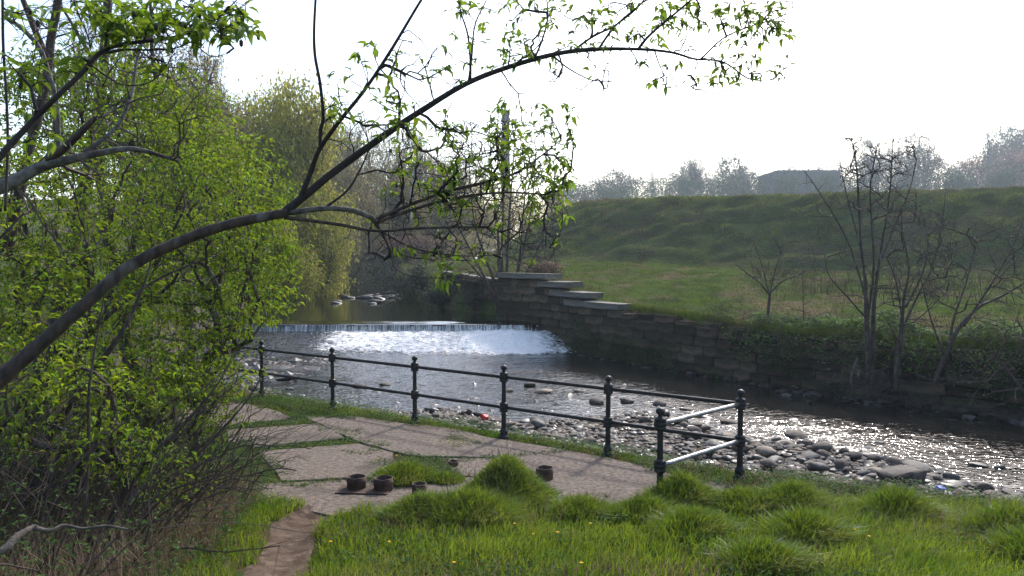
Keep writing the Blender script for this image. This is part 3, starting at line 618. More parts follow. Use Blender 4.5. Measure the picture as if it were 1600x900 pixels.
def beach(n, x0, x1, smin, smax, zone, fn, spread=(0, 1), wetp=.2):
    k = 0; t = 0; pts = []
    while k < n and t < 40000:
        t += 1; x = rr.uniform(x0, x1); lo, hi = fn(x); y = lo+(hi-lo)*rr.uniform(*spread); s = smin+(smax-smin)*rr.random()**2.2
        if any((x-a)**2+(y-b)**2 < (.42*(s+c))**2 for a, b, c in pts): continue
        pts.append((x, y, s)); kind = rr.choices(['brown', 'grey', 'pale', 'wet'], [.5, .25, .1, wetp])[0]
        lift = rr.random()*.10 if rr.random() < .35 else 0
        z = max(float(zN(np.array([x]), np.array([y]), False)[0]), -1.05)+lift
        stone(x, y, s, kind, zone, rr.uniform(.38, .75), z); k += 1
beach(150, 3.9, 8.8, .15, .44, 'on the shore right of the corner post', lambda x: (crest(x)+1.7, shore(x)+.1), (0, 1))
beach(60, .8, 4.2, .15, .36, 'on the shore behind the two corner posts', lambda x: (crest(x)+2.6, shore(x)+.2), (0, 1))
beach(48, -2.4, .8, .15, .36, 'on the shore behind the middle of the railing', lambda x: (shore(x)-2.6, shore(x)+.2), (0, 1))
beach(30, -8.6, -4.6, .16, .5, 'on the shore behind the left end of the railing', lambda x: (shore(x)-2.3, shore(x)+.3), (0, 1))
def mid(px, py, wpx, kind, flat, lab, z=-1.0, **k):
    p = G(px, py, z); return stone(float(p[0]), float(p[1]), wpx/F*p[1]/1.3, kind, '', flat, z-.02, lab, **k)
mid(930, 630, 30, 'brown', .65, 'rounded brown stone standing in the water left of the second post from the corner')
mid(850, 613, 34, 'pale', .35, 'flat tan stone at the front of the small midstream group', rz=.1)
mid(828, 603, 26, 'brown', .5, 'brown stone at the back of the small midstream group')
mid(796, 612, 14, 'pale', .8, 'small tan stone alone just right of the fourth post')
mid(905, 612, 20, 'brown', .4, 'low brown stone between the midstream group and the second post', rz=0)
mid(980, 628, 24, 'brown', .6, 'brown stone just right of the second post from the corner', rz=0)
mid(1030, 632, 26, 'brown', .6, 'upper brown stone of the pair in midstream above the light rail')
mid(1040, 648, 24, 'wet', .8, 'dark upright stone of the pair in midstream above the light rail')
mid(1070, 640, 22, 'grey', .4, 'flat grey stone beside the midstream pair', rz=.1)
for a, b, c_, e, f_, l in [(1245, 682, 46, 'brown', .35, 'leaning flat slab on top of the isolated rock pile'), (1225, 694, 40, 'wet', .4, 'dark wet stone at the left of the isolated rock pile'), (1262, 696, 34, 'brown', .55, 'rounded stone at the right of the isolated rock pile'), (1243, 700, 28, 'grey', .5, 'small stone in front of the isolated rock pile'),
    (1375, 692, 20, 'grey', .4, 'half sunk grey stone in the dark water'), (1325, 713, 22, 'grey', .7, 'grey stone at the tip of the stone spit'), (1100, 652, 34, 'wet', .3, 'wide wet flat rock in the riffle behind the corner post'), (1140, 660, 40, 'brown', .3, 'wide brown flat rock in the riffle behind the corner post'),
    (1530, 727, 34, 'wet', .3, 'long wet rock in the glittering water near the right edge'), (1562, 730, 20, 'grey', .5, 'small grey rock in the glittering water near the right edge'), (1240, 608, 26, 'brown', .5, 'brown stone at the foot of the far wall'), (475, 578, 60, 'wet', .12, 'broad wet rock shelf under the weir'), (440, 592, 70, 'wet', .12, 'broad wet rock shelf left of the second last post'),
    (560, 605, 30, 'brown', .4, 'brown flat stone at the water edge right of the second last post'), (460, 548, 44, 'wet', .12, 'thin wet ledge just below the weir'), (602, 602, 26, 'brown', .4, 'brown stone just left of the third post in shallow water'), (430, 575, 60, 'wet', .12, 'low wet ledge behind the last visible post')]:
    mid(a, b, c_, e, f_, l, rz=rr.uniform(-.3, .3))
o = stone(*G(1408, 757, -.85)[:2], .62, 'grey', '', .5, -.9, 'large squared grey boulder standing above the stone spit', rz=.1, tilt=.05); o.data = rock_mesh(77, M['stone_grey'], 3, 1.0)
bx_ = jit_box(42, .14, .07, True); bmesh.ops.subdivide_edges(bx_, edges=bx_.edges[:], cuts=1)
for v in bx_.verts: v.co += Vector([rr.uniform(-.025, .025) for _ in range(3)])
o.data = bm_mesh(bx_, 'block', M['stone'], True)
o.scale = (.62, .42, .34); o.location.z = -.76; o.rotation_euler = (.1, -.12, .35)
p = G(1575, 808, -.85); o = stone(p[0], p[1], .62, 'grey', '', .5, -.88, 'largest dark boulder at the right edge below the glittering water', rz=.2, tilt=.1); o.scale = (1.15, .6, .5); o.location.z = -.72
p = G(1385, 626, -1); o = stone(p[0], p[1]+.3, .7, 'pale', '', .7, -1, 'pale rounded boulder at the foot of the far wall under the sapling', tilt=.1); o.scale = (.95, .6, .5)
for a, b, c_ in [(rr.gauss(595, 32), rr.gauss(467, 5), rr.uniform(10, 30)) for _ in range(26)]:
    p = G(a, b, .02); s = c_/F*p[1]/1.3; stone(p[0], p[1], s, rr.choice(['wet', 'wet', 'brown']), '', .38, .0, None, rz=rr.uniform(-.3, .3)); 
    bpy.data.objects[-1] if 0 else None
for o in [o for o in bpy.data.objects if o.get('label', '').endswith('stone ')]:
    o['label'] = o['label'].strip()+' in the low rock bar in the pond above the weir'; o['label'] = o['label'].replace('in the low rock bar in the pond above the weir', 'in the rock bar above the weir').replace('wet dark', 'wet')
# small cobbles and gravel nobody could count
def scatter_rocks(name, xy, s, mats, z, seed=1):
    rs = np.random.RandomState(seed); bm = bmesh.new(); bmesh.ops.create_icosphere(bm, subdivisions=1, radius=.5); tv = np.array([v.co[:] for v in bm.verts]); tf = np.array([[v.index for v in f.verts] for f in bm.faces]); bm.free()
    n = len(xy); a = rs.uniform(0, 6.28, n); sc_ = np.stack([s*rs.uniform(1, 1.6, n), s, s*rs.uniform(.4, .75, n)], 1)
    v = tv[None]*(1+rs.uniform(-.22, .22, (n, len(tv), 1)))*sc_[:, None]; c, d = np.cos(a)[:, None], np.sin(a)[:, None]
    X = v[:, :, 0]*c-v[:, :, 1]*d; Y = v[:, :, 0]*d+v[:, :, 1]*c; V = np.stack([X, Y, v[:, :, 2]], -1)+np.column_stack([xy, z])[:, None]
    T = (tf[None]+(np.arange(n)*len(tv))[:, None, None]).reshape(-1, 3); me = meshdata(name, V.reshape(-1, 3), [T], mats, False, np.repeat(rs.randint(0, len(mats), n), len(tf)))
    return tag(obj(name, me), kind='stuff')
n = 9500; x = rs0.uniform(-10, 9.5, n); lo = crest(x)+1.0; hi = np.maximum(shore(x), lo+.5)+.35; y = lo+(hi-lo)*rs0.uniform(0, 1, n)
scatter_rocks('cobbles', np.stack([x, y], 1), rs0.uniform(.06, .22, n)*rs0.uniform(.6, 1, n), [M['stone'], M['stone_grey'], M['stone_wet'], M['stone_pale'], M['stone']], np.maximum(zN(x, y, False), -1.06)+.02)
n = 900; x = rs0.uniform(-9, 9, n); y = shore(x)+rs0.exponential(1.4, n)+.2
scatter_rocks('midstream_cobbles', np.stack([x, y], 1), rs0.uniform(.1, .26, n), [M['stone'], M['stone_wet'], M['stone_wet'], M['stone_grey']], np.full(n, -1.06)+rs0.uniform(-.05, .03, n), 5)
n = 260; x = rs0.uniform(-12.5, -7, n); y = rs0.uniform(24.5, 30.5, n)
scatter_rocks('ledge_cobbles', np.stack([x, y], 1), rs0.uniform(.15, .5, n), [M['stone_wet'], M['stone_wet'], M['stone']], np.full(n, -1.05)+.15*apron(x, y)*0, 6)
n = 500; tt = rs0.uniform(0, LW, n); q = np.array([on_line(t)[0] for t in tt]); q = q+np.stack([-np.abs(rs0.normal(0, .35, n))-.25, -np.abs(rs0.normal(0, .35, n))-.25], 1)*np.where(tt < 12, 1.3, .6)[:, None]
scatter_rocks('wall_foot_rubble', q, rs0.uniform(.08, .35, n), [M['stone_wet'], M['wall_b']], np.full(n, -1.02)+rs0.uniform(-.04, .05, n), 8)
ORD = ['leftmost', 'second from left', 'third from left', 'fourth from left', 'fifth from left', 'sixth from left', 'seventh from left', 'eighth from left', 'ninth from left', 'tenth from left', 'eleventh from left', 'twelfth from left', 'thirteenth from left', 'fourteenth from left', 'fifteenth from left', 'sixteenth from left']
st = [o for o in bpy.data.objects if o.name.startswith('river_stone') and 'group' in o]
for o in st:
    if 'shore' in o['label']:
        x, y = o.location.x, o.location.y; f = (y-crest(x)-1.3)/max(float(shore(x)-crest(x)-1.3), .5); band = 'at the water edge' if f > .68 else 'under the bank' if f < .34 else 'in mid shore'
        pxx = 800+F*x/y; spot = 'railing left end' if pxx < 520 else 'mid railing' if pxx < 800 else 'second last post' if pxx < 960 else 'corner posts' if pxx < 1180 else 'corner gap' if pxx < 1300 else 'squared boulder' if pxx < 1480 else 'right edge'
        o['label'] = ' '.join(o['label'].replace('wet dark', 'wet').replace('pale tan', 'tan').replace('fist-sized', 'small').split(' stone ')[0].split())+' stone '+band+' near '+spot
cls = {}
for o in st: cls.setdefault(o['label'], []).append(o)
for lab, os_ in cls.items():
    if len(os_) > 1:
        for k_, o in enumerate(sorted(os_, key=lambda o: o.location.x/o.location.y)):
            if k_ < len(ORD): o['label'] = lab+', '+ORD[k_]
for o in st: o['group'] = 'loose stones of the river shore and shallows'
# litter
def litter(px, py, z, s, m, label):
    bm = jit_box(int(px), .25, .12, True)
    for v in bm.verts: v.co += Vector([rr.uniform(-.12, .12) for _ in range(3)])
    p = G(px, py, z); tag(obj('litter', bm_mesh(bm, 'litter', m, True), None, p, (.3, .2, .5), (s, s*.7, s*.5)), label, 'litter')
litter(757, 652, -.75, .16, M['red'], 'crumpled red plastic litter on the stones behind the railing')
litter(1469, 764, -.65, .13, M['blue'], 'crumpled blue plastic litter on the stone spit near the right')
# ================================================================== VEGETATION
up1 = np.array([0, 0, 1.])
def near_hit(px, py):
    d = ray(px, py); t = 3.0
    while t < 40:
        p = np.array([0, 0, CAMZ])+d*t
        if p[2] < zN(p[:1], p[1:2])[0]: return p
        t += .03
    return p
def frus(x, y, m=.5):   # inside the view wedge plus a margin
    return (np.abs(x) < y*.66+m)
# ---- turf on the near bank
def bank_points(n, x0, x1, y0, y1, rs):
    x = rs.uniform(x0, x1, n); y = rs.uniform(y0, y1, n); nz = fbm(x*3.1, y*3.1, 2, o=3)*.09
    k = frus(x, y) & (y < crest(x)+.75+nz*3)
    k &= ~((np.abs(x-pathx(y)) < .27+nz*1.6) & (y < 9.55)) 
    moss = fbm(x*1.2, y*1.6, 12, o=4) > .30
    for q in SLABS: k &= moss | ~inpoly(q.mean(0)+(q-q.mean(0))*.955, x+nz*4, y+nz*3)
    return x[k], y[k]
rs = np.random.RandomState(21)
x, y = bank_points(260000, -5.5, 9.5, 5.2, 17.5, rs)
yb = np.interp(x, [-6, -3.6, -2, 1.5, 3, 6, 10], [12, 9.6, 9.2, 9.2, 9.6, 9.2, 7.8]); onb = sstep(-.25, .35, yb-y)
keep = rs.rand(len(x)) < np.where(onb > .3, 1, .8); x, y, onb = x[keep], y[keep], onb[keep]
cl = .5+.5*fbm(x*1.5, y*1.5, 7, o=4); c2 = sstep(.45, .75, .5+.5*fbm(x*.8, y*.8, 11, o=2))
H = (.045+onb*(.04+.19*cl**2)+.02*c2)*rs.uniform(.5, 1.4, len(x)); Wd = rs.uniform(.006, .012, len(x))
zz = zN(x, y); wdir = np.stack([.25+.5*fbm(x*.7, y*.7, 3), .0-.35+.5*fbm(x*.7, y*.7, 5)], 1); a = rs.uniform(0, 6.28, len(x)); lean = wdir*.6+np.stack([np.cos(a), np.sin(a)], 1)*rs.uniform(.1, .7, len(x))[:, None]
g = Geo(); blades(g, np.stack([x, y, zz-.01], 1), H, Wd, lean, rs); tag(obj('grass', g.mesh('grass', M['grass'])), kind='stuff')
# clover and small broad leaves in the joints and along the railing
x, y = bank_points(120000, -5.5, 6.5, 8.9, 17.5, rs); k = (rs.rand(len(x)) < .9) & (fbm(x*2, y*2, 4) > -.25); x, y = x[k], y[k]; n = len(x)
near_r = np.exp(-((crest(x)-.25-y)/.42)**2)*(.5+.5*sstep(-.2, .3, fbm(x*1.6, y*1.6, 9))); zz = zN(x, y)+rs.uniform(.01, .055, n)+near_r*rs.uniform(0, .2, n)
a = rs.uniform(0, 6.28, n); g = Geo(); leaves(g, np.stack([x, y, zz], 1), np.stack([np.cos(a), np.sin(a), rs.uniform(-.3, .5, n)], 1), up1, rs.uniform(.025, .055, n), rs.uniform(.018, .035, n), LEAF2)
tag(obj('clover', g.mesh('clover', M['clover'])), kind='stuff')
# dry stalks, moss and dead thatch along path and slab edges
x = rs.uniform(-3.2, 3.4, 9000); y = rs.uniform(5.6, 12.6, 9000); dpt = np.abs(np.abs(x-pathx(y))-.3); k = ((dpt < .16) & (y < 9.6)) | (rs.rand(9000) < .10); x, y = x[k], y[k]; n = len(x)
a = rs.uniform(0, 6.28, n); g = Geo(); c = np.stack([x, y, zN(x, y)+.012], 1); dv = np.stack([np.cos(a), np.sin(a), rs.uniform(0, .25, n)], 1)*rs.uniform(.02, .1, n)[:, None]
frusta(g, c, c+dv, np.full(n, .0012), np.full(n, .0008), 3); tag(obj('thatch', g.mesh('thatch', M['straw'])), kind='stuff')
M['tuft'] = M['grass']
for q, (tx, ty, r, mh, bh, n, lab) in enumerate(TUSSOCKS):
    rs = np.random.RandomState(500+q); n = int(n*1.5); bh *= .62; r *= 1.1; a = rs.uniform(0, 6.28, n); d = r*1.05*np.sqrt(rs.rand(n)); x, y = tx+np.cos(a)*d, ty+np.sin(a)*d
    z0 = float(zN(np.array([tx]), np.array([ty]))[0]); root = thing('grass_tussock', lab, 'grass tussock', (tx, ty, z0-mh), group='grass tussocks on the near bank')
    out = np.stack([np.cos(a), np.sin(a)], 1)*(d/r)[:, None]; lean = out*rs.uniform(.1, .8, n)[:, None]+rs.normal(0, .32, (n, 2))+np.array([.1, -.1])
    Hh = bh*rs.uniform(.3, 1.2, n); pos = np.stack([x-tx, y-ty, zN(x, y)-z0+mh-.01], 1)
    g = Geo(); blades(g, pos, Hh, rs.uniform(.007, .014, n), lean, rs, .9)
    tag(obj('blades', g.mesh('blades', M['grass']), root), kind='stuff')
    m = int(n*.12); k = rs.randint(0, n, m); g = Geo(); blades(g, pos[k], Hh[k]*.7, rs.uniform(.004, .008, m), lean[k]*1.5, rs, .9); tag(obj('dead_blades', g.mesh('dead_blades', M['straw']), root), kind='stuff')
    if q in (0, 1):
        m = 34; k = rs.randint(0, n, m); A_ = pos[k]*np.array([.8, .8, 1]); l = rs.uniform(.2, .38, m); B_ = A_+np.stack([rs.normal(0, .03, m), rs.normal(0, .03, m), l], 1)
        g = Geo(); frusta(g, A_, B_, np.full(m, .0016), np.full(m, .001), 3); frusta(g, B_, B_+np.array([0, 0, .05]), np.full(m, .004), np.full(m, .002), 3); tag(obj('seed_stalks', g.mesh('seed_stalks', M['straw']), root), kind='stuff')
x, y = bank_points(26000, -5, 8, 5.6, 11, rs); k = fbm(x*1.1, y*1.1, 15) > .12; x, y = x[k], y[k]; n = len(x); a = rs.uniform(0, 6.28, n); g = Geo()
leaves(g, np.stack([x, y, zN(x, y)+rs.uniform(.01, .09, n)], 1), np.stack([np.cos(a), np.sin(a), rs.uniform(-.1, .8, n)], 1), up1, rs.uniform(.03, .075, n), rs.uniform(.016, .034, n), LEAF4); tag(obj('broadleaf_weeds', g.mesh('broadleaf_weeds', M['clover'])), kind='stuff')
x, y = bank_points(16000, -5, 8, 5.6, 11, rs); k = fbm(x*.9, y*.9, 25) > .05; x, y = x[k], y[k]; n = len(x); g = Geo(); blades(g, np.stack([x, y, zN(x, y)], 1), rs.uniform(.06, .22, n), rs.uniform(.004, .008, n), None, rs, .9); tag(obj('dry_grass', g.mesh('dry_grass', M['straw'])), kind='stuff')
# dandelions
dm = {}
g = Geo(); frusta(g, [[0, 0, 0]], [[.004, 0, .12]], [.0022], [.0018], 5); dm['stem'] = g.mesh('stem', M['leaf'])
g = Geo(); n = 34; a = np.arange(n)*2.4; rr_ = np.linspace(.2, 1, n); leaves(g, np.tile([.004, 0, .118], (n, 1)), np.stack([np.cos(a), np.sin(a), .9-rr_*.8], 1), up1, .010+.010*rr_, np.full(n, .007), LEAF2); dm['flower'] = g.mesh('flower_head', M['yellow'])
for px, py, lab in [(517, 858, 'right beside the trodden earth path'), (608, 859, 'in the lawn between the path and the front tussocks'), (709, 893, 'at the bottom edge left of centre'), (804, 828, 'low in the front of the spiky tussock'), (787, 790, 'tallest bloom sticking out of the spiky tussock'), (833, 846, 'left one of the scattered blooms below the tallest mound'), (871, 843, 'bright bloom right of the spiky tussock'), (908, 894, 'at the bottom edge right of centre'), (922, 828, 'alone in the turf below the single pipe stub'), (591, 722, 'left bloom on the tussock in the concrete'), (620, 716, 'right bloom on the tussock in the concrete'), (1335, 839, 'upper one of the pair on the right bank'), (1357, 850, 'lower one of the pair on the right bank')]:
    p = near_hit(px, py+8); root = thing('dandelion', 'yellow dandelion '+lab, 'flower', tuple(p), group='dandelions on the bank', rz=rr.uniform(0, 6)); root.scale = [1.0]*3
    obj('stem', dm['stem'], root); obj('flower_head', dm['flower'], root)
# ---- meadow and slope grass (real blades, far ones wider)
rs = np.random.RandomState(31)
def land_blades(name, n, x0, x1, y0, y1, dmax, hfun, wfun, m, on_emb, z_lift=0, cond=None, lean=1.0):
    x = rs.uniform(x0, x1, n); u = rs.rand(n); y = y0+(y1-y0)*u; z, e, d = zF(x, y, True)
    k = (d > .3) & frus(x, y, 2) & ((e > 0) == on_emb) & (e < dmax)
    if cond is not None: k &= cond(x, y, d, e)
    x, y, z, d, e = x[k], y[k], z[k], d[k], e[k]; n = len(x); a = rs.uniform(0, 6.28, n)
    ln = np.stack([np.cos(a), np.sin(a)], 1)*rs.uniform(.2, .9, n)[:, None]*lean; g = Geo(); blades(g, np.stack([x, y, z-.02+z_lift], 1), hfun(x, y, n), wfun(x, y, n), ln, rs); tag(obj(name, g.mesh(name, m)), kind='stuff'); return n
land_blades('meadow_grass', 230000, -14, 34, 17, 62, 0, lambda x, y, n: (.07+.13*(.5+.5*fbm(x*.5, y*.5, 3))**2)*rs.uniform(.5, 1.4, n), lambda x, y, n: rs.uniform(.012, .028, n), M['grass_far'], False)
land_blades('slope_grass', 230000, -6, 46, 34, 76, 12.5, lambda x, y, n: (.05+.5*(.5+.5*fbm(x*.8, y*1.6, 3))**3)*rs.uniform(.5, 1.4, n), lambda x, y, n: rs.uniform(.02, .045, n), M['grass_slope'], True, lean=1.2)
land_blades('bank_grass', 60000, -16, 6, 34, 90, 0, lambda x, y, n: rs.uniform(.2, .5, n), lambda x, y, n: rs.uniform(.02, .04, n), M['grass_slope'], False, cond=lambda x, y, d, e: d < 1.9, lean=1.3)
def dead_zone(x, y, d, e): return (x/y > .29+.05*fbm(x*.3, y*.3)) & (-e < 17+4*fbm(x*.3, y*.3)) & (-e > 3) & (fbm(x*.5, y*.5, 3) > -.25)
land_blades('dead_stems', 40000, 6, 40, 20, 56, 0, lambda x, y, n: rs.uniform(.15, .6, n), lambda x, y, n: rs.uniform(.008, .018, n), M['straw_far'], False, cond=dead_zone, lean=.6)
# ground cover hanging over the wall top
n = 110000; t = rs.uniform(0, LW*.72, n); off = rs.uniform(-.7, 2.6, n); pk = [on_line(v) for v in t[:1]]
lx = np.interp(t, cum, line[:, 0]); ly = np.interp(t, cum, line[:, 1]); ox = off*.66; oy = off*.75; x, y = lx+ox, ly+oy
mound = .8*np.clip(.5+fbm(x*.55, y*.55, 8, o=3), 0, 1.3); zg = ztop(ly)+.0; dens = np.clip(fbm(x*.35, y*.35, 2)+.8, 0, 1)
z = np.where(off > 0, zF(x, y)+mound*np.sqrt(rs.rand(n))*sstep(3.2, 1.2, off)+.03, zg+.15+off*rs.uniform(.2, 1.3, n)*1.2)
z = np.where((off > 0) & (off < .6), np.maximum(z, zg+mound*rs.rand(n)), z)
k = (rs.rand(n) < dens*np.where(off < 0, .5, 1)*np.where(ly > 25.5, .0, 1)*sstep(28, 23, ly)) ; x, y, z = x[k], y[k], z[k]; n = len(x); a = rs.uniform(0, 6.28, n)
g = Geo(); leaves(g, np.stack([x, y, z], 1), np.stack([np.cos(a)-.4, np.sin(a)-.4, rs.uniform(-.7, .3, n)], 1), up1, rs.uniform(.05, .12, n), rs.uniform(.04, .09, n), LEAF4); tag(obj('bramble_cover', g.mesh('bramble_cover', M['bramble'])), kind='stuff')
n = 9000; t = rs.uniform(0, LW, n); off = rs.uniform(-.25, .45, n); lx = np.interp(t, cum, line[:, 0]); ly = np.interp(t, cum, line[:, 1]); k = (ly < 29.6); lx, ly, off = lx[k], ly[k], off[k]; n = len(lx)
g = Geo(); ln = np.stack([rs.uniform(-.9, .1, n), rs.uniform(-.9, .1, n)], 1); blades(g, np.stack([lx+off*.66, ly+off*.75, ztop(ly)+.02], 1), rs.uniform(.1, .35, n), rs.uniform(.012, .025, n), ln, rs); tag(obj('wall_top_grass', g.mesh('wall_top_grass', M['grass_far'])), kind='stuff')
g = Geo(); A_, B_, r1, r2 = [], [], [], []
for k_ in range(620):
    t_ = rs.uniform(0, 15.5)**1.0; px_ = np.interp(t_, cum, line[:, 0]); py_2 = np.interp(t_, cum, line[:, 1]); p = np.array([px_+rs.uniform(-.2, .8), py_2+rs.uniform(-.2, .8), float(ztop(py_2))+rs.uniform(0, .5)]); d = norm(np.array([rs.uniform(-1, .2), rs.uniform(-1, .2), rs.uniform(-.1, .8)])); r = rs.uniform(.004, .009)
    for _ in range(rs.randint(6, 13)):
        d = norm(d+rs.normal(0, .15, 3)+np.array([-.03, -.04, -.13])); q = p+d*rs.uniform(.1, .2); A_.append(p); B_.append(q); r1.append(r); r *= .92; r2.append(r); p = q
frusta(g, A_, B_, np.array(r1), np.array(r2), 3); tag(obj('overhanging_brush', g.mesh('overhanging_brush', M['twig'])), kind='stuff')
# moss and weeds on the wall face and its foot
n = 22000; t = rs.uniform(0, LW, n); lx = np.interp(t, cum, line[:, 0]); ly = np.interp(t, cum, line[:, 1]); h = rs.uniform(0, 1, n)**1.6; k = fbm(t*.5, h*2.5, 3) > np.where(t < 13, .02, .14); lx, ly, h = lx[k], ly[k], h[k]; n = len(lx); a = rs.uniform(0, 6.28, n)
g = Geo(); leaves(g, np.stack([lx-.30-.1*(1-h), ly-.32-.1*(1-h), -1+h*1.6], 1), np.stack([np.cos(a)-.5, np.sin(a)-.5, rs.uniform(-1, .2, n)], 1), up1, rs.uniform(.05, .11, n), rs.uniform(.03, .06, n), LEAF2); tag(obj('wall_weeds', g.mesh('wall_weeds', M['leaf_dark'])), kind='stuff')
# ---- generic plant from a grown skeleton
def plant(name, label, cat, base, pts, group=None, step=.2, bal=.3, r_tip=.004, r_base=.05, seed=0, mw='bark', mt='twig', ml='leaf_b', leaf=.06, nleaf=5, spread=.07, lw=.42, prob=1.0, thick=.012, init=None, tmpl=LEAF4, up0=(0, 0, 1), wob=.12, droop=.35, flat=.5, trunk_part=True, singles=0):
    A, B, ra, rb, tp, td = grow(base, pts, step, bal, r_tip, r_base, seed, wob, up0, init); rs = np.random.RandomState(seed+1)
    b = np.asarray(base, float); root = thing(name, label, cat, tuple(b), group=group); k = ra > thick
    if k.any():
        g = Geo(); frusta(g, A[k]-b, B[k]-b, ra[k], rb[k], 7); obj('trunk' if init is None else 'branches', g.mesh('trunk', M[mw], True), root)
    g = Geo(); frusta(g, A[~k]-b, B[~k]-b, ra[~k], rb[~k], 4 if r_tip > .002 else 3); tag(obj('twigs', g.mesh('twigs', M[mt]), root), kind='stuff')
    if nleaf and prob > 0:
        pm = rs.rand(len(tp)) < prob; tp2, td2 = tp[pm], td[pm]; n = len(tp2)*nleaf; c = np.repeat(tp2, nleaf, 0)-b; dd = np.repeat(td2, nleaf, 0)
        off = rs.normal(0, spread*.5, (n, 3))*np.array([1, 1, flat]); a = rs.uniform(0, 6.28, n); dirs = np.stack([np.cos(a), np.sin(a), rs.uniform(-.6, .45, n)-droop*.3], 1)+dd*.5
        g = Geo(); L = leaf*rs.uniform(.55, 1.2, n); leaves(g, c+off, dirs, up1, L, L*lw, tmpl, 1+droop); tag(obj('foliage', g.mesh('foliage', M[ml]), root), kind='stuff')
    return root
def ePx(rs, px, py, D, rx, ry, rD, n, shell=0): return ell(rs, P(px, py, D), (rx/F*D, rD, ry/F*D), n, shell)
# ---- the leafy thicket on the left
rs = np.random.RandomState(77)
BUSH = [  # label, base px/D, list of ellipsoids, count, leaf
 ('bright leafed bush at the right edge of the thicket, beside the end of the railing', (-3.9, 9.2), [(330,330,9,110,95,1.0),(400,385,9.2,60,60,.8),(370,470,9,60,70,.8),(300,540,8.6,80,80,.8)], 620),
 ('tall leafy bush behind the bend of the leaning branch', (-4.6, 9.6), [(230,250,9.5,110,100,1.2),(300,420,9.5,100,80,1.2),(200,420,9,90,80,1)], 620),
 ('leafy bush at the left edge beneath the leaning branch', (-4.3, 7.6), [(60,330,7.5,110,120,1.2),(100,470,7.3,120,90,1.0)], 520),
 ('low leafy bush leaning over the concrete beside the path', (-3.6, 7.8), [(270,640,7.8,95,70,.7),(330,590,8.2,60,50,.5),(200,590,7.4,90,70,.7)], 360),
 ('shaded bush with bare lower stems at the bottom left', (-3.4, 6.2), [(110,640,6.3,110,80,.7),(60,560,6.2,70,80,.6),(190,700,6.2,80,50,.4),(250,740,6.8,60,50,.4)], 360),
 ('leafy bush top rising above the middle of the thicket', (-6.0, 12), [(150,160,12,120,90,1.4),(280,190,12.5,70,80,1.2)], 560),
 ('farthest leafy bush of the thicket, nearest the weir', (-6.6, 13.2), [(390,300,13,65,70,1.2),(330,240,13.5,70,70,1.2),(410,420,13,50,90,1)], 560),
 ('tall leafy bush at the far left edge of the thicket', (-8, 13), [(20,200,13,130,130,1.5),(100,330,13,150,130,1.5)], 620),
 ('leafy bush deep inside the thicket', (-7.5, 16), [(250,300,16,200,150,2),(120,450,16,150,120,1.5),(300,480,15,120,80,1.5)], 820)]
LIMBS = {2: [[(-40,720,7.4,15),(60,600,7.4,13),(150,510,7.4,10),(240,440,7.5,7),(330,400,7.6,3),(380,370,7.7,1)]], 4: [[(60,960,6.0,26),(150,850,6.1,22),(215,740,6.2,17),(290,660,6.3,10),(340,600,6.4,5),(370,540,6.5,2),(385,500,6.5,1)], [(100,940,5.8,14),(130,800,5.8,12),(138,700,5.9,10),(140,600,5.9,7),(160,480,6,4),(170,400,6,1)], [(40,800,6.6,26),(75,690,6.6,22),(130,600,6.6,17),(190,520,6.7,12),(230,430,6.8,6),(245,360,6.9,2)]], 3: [[(170,900,6.9,22),(250,770,7,17),(320,700,7.2,9),(390,620,7.4,4),(420,560,7.5,1)]]}
for q, (lab, (bx, by), els, cnt) in enumerate(BUSH):
    pts = []; tot = sum(e[3]*e[4] for e in els)
    for e in els: pts.append(ePx(rs, *e, int(cnt*e[3]*e[4]/tot), .15))
    pts = np.concatenate(pts); base = (bx, by, float(zN(np.array([bx]), np.array([by]))[0])-.05); D = by
    root = plant('bush', lab, 'bush', base, pts, 'bushes of the thicket on the left', step=.16, bal=.22, r_tip=.0022, r_base=.075, seed=900+q, mw='bark', mt='twig', leaf=.066 if D < 11 else .095, nleaf=8 if D < 11 else 9, flat=.32, spread=.16 if D < 11 else .26, thick=.010, tmpl=LEAF4, up0=(.35, -.1, .9), droop=.9, prob=.95 if q != 4 else .8)
    for L in LIMBS.get(q, []):
        sp_ = spline([[*P(a_, b_, c_), d_/2/F*c_] for a_, b_, c_, d_ in L], 26); g = Geo(); tube(g, sp_[:, :3]-np.array(base), sp_[:, 3]*.6, 9, lump=.06, seed=q); obj('stem', g.mesh('stem', M['bark'], True), root)
# extra tangle of bare stems in the lower thicket
g = Geo(); A_, B_, r1, r2 = [], [], [], []
for k in range(640):
    x0 = rs.uniform(-5.4, -2.55); y0 = rs.uniform(4.6, 9.0)
    if x0 > -2.75-.06*(y0-5): continue
    p = np.array([x0, y0, float(zN(np.array([x0]), np.array([y0]))[0])-.02]); d = np.array([rs.uniform(-.15, .6), rs.uniform(-.3, .3), 1.]); r = rs.uniform(.0025, .011)*(1.7 if rs.rand() < .12 else 1); n = rs.randint(7, 14)
    for s in range(n):
        d = norm(d+rs.normal(0, .16, 3)+np.array([.03, 0, -.04])); q = p+d*rs.uniform(.1, .2); A_.append(p); B_.append(q); r1.append(r); r *= .9; r2.append(r)
        if rs.rand() < .35:
            e = norm(d+rs.normal(0, .6, 3)); A_.append(q); B_.append(q+e*rs.uniform(.1, .35)); r1.append(r*.6); r2.append(r*.3)
        p = q
frusta(g, A_, B_, np.array(r1), np.array(r2), 4); tag(obj('tangled_stems', g.mesh('tangled_stems', M['twig'])), kind='stuff')
n = 13000; x = rs.uniform(-5.5, -2.3, n); y = rs.uniform(4.3, 9.3, n); k = x < -2.55-.09*(y-5)+.25*fbm(x*2, y*2); x, y = x[k], y[k]; n = len(x)
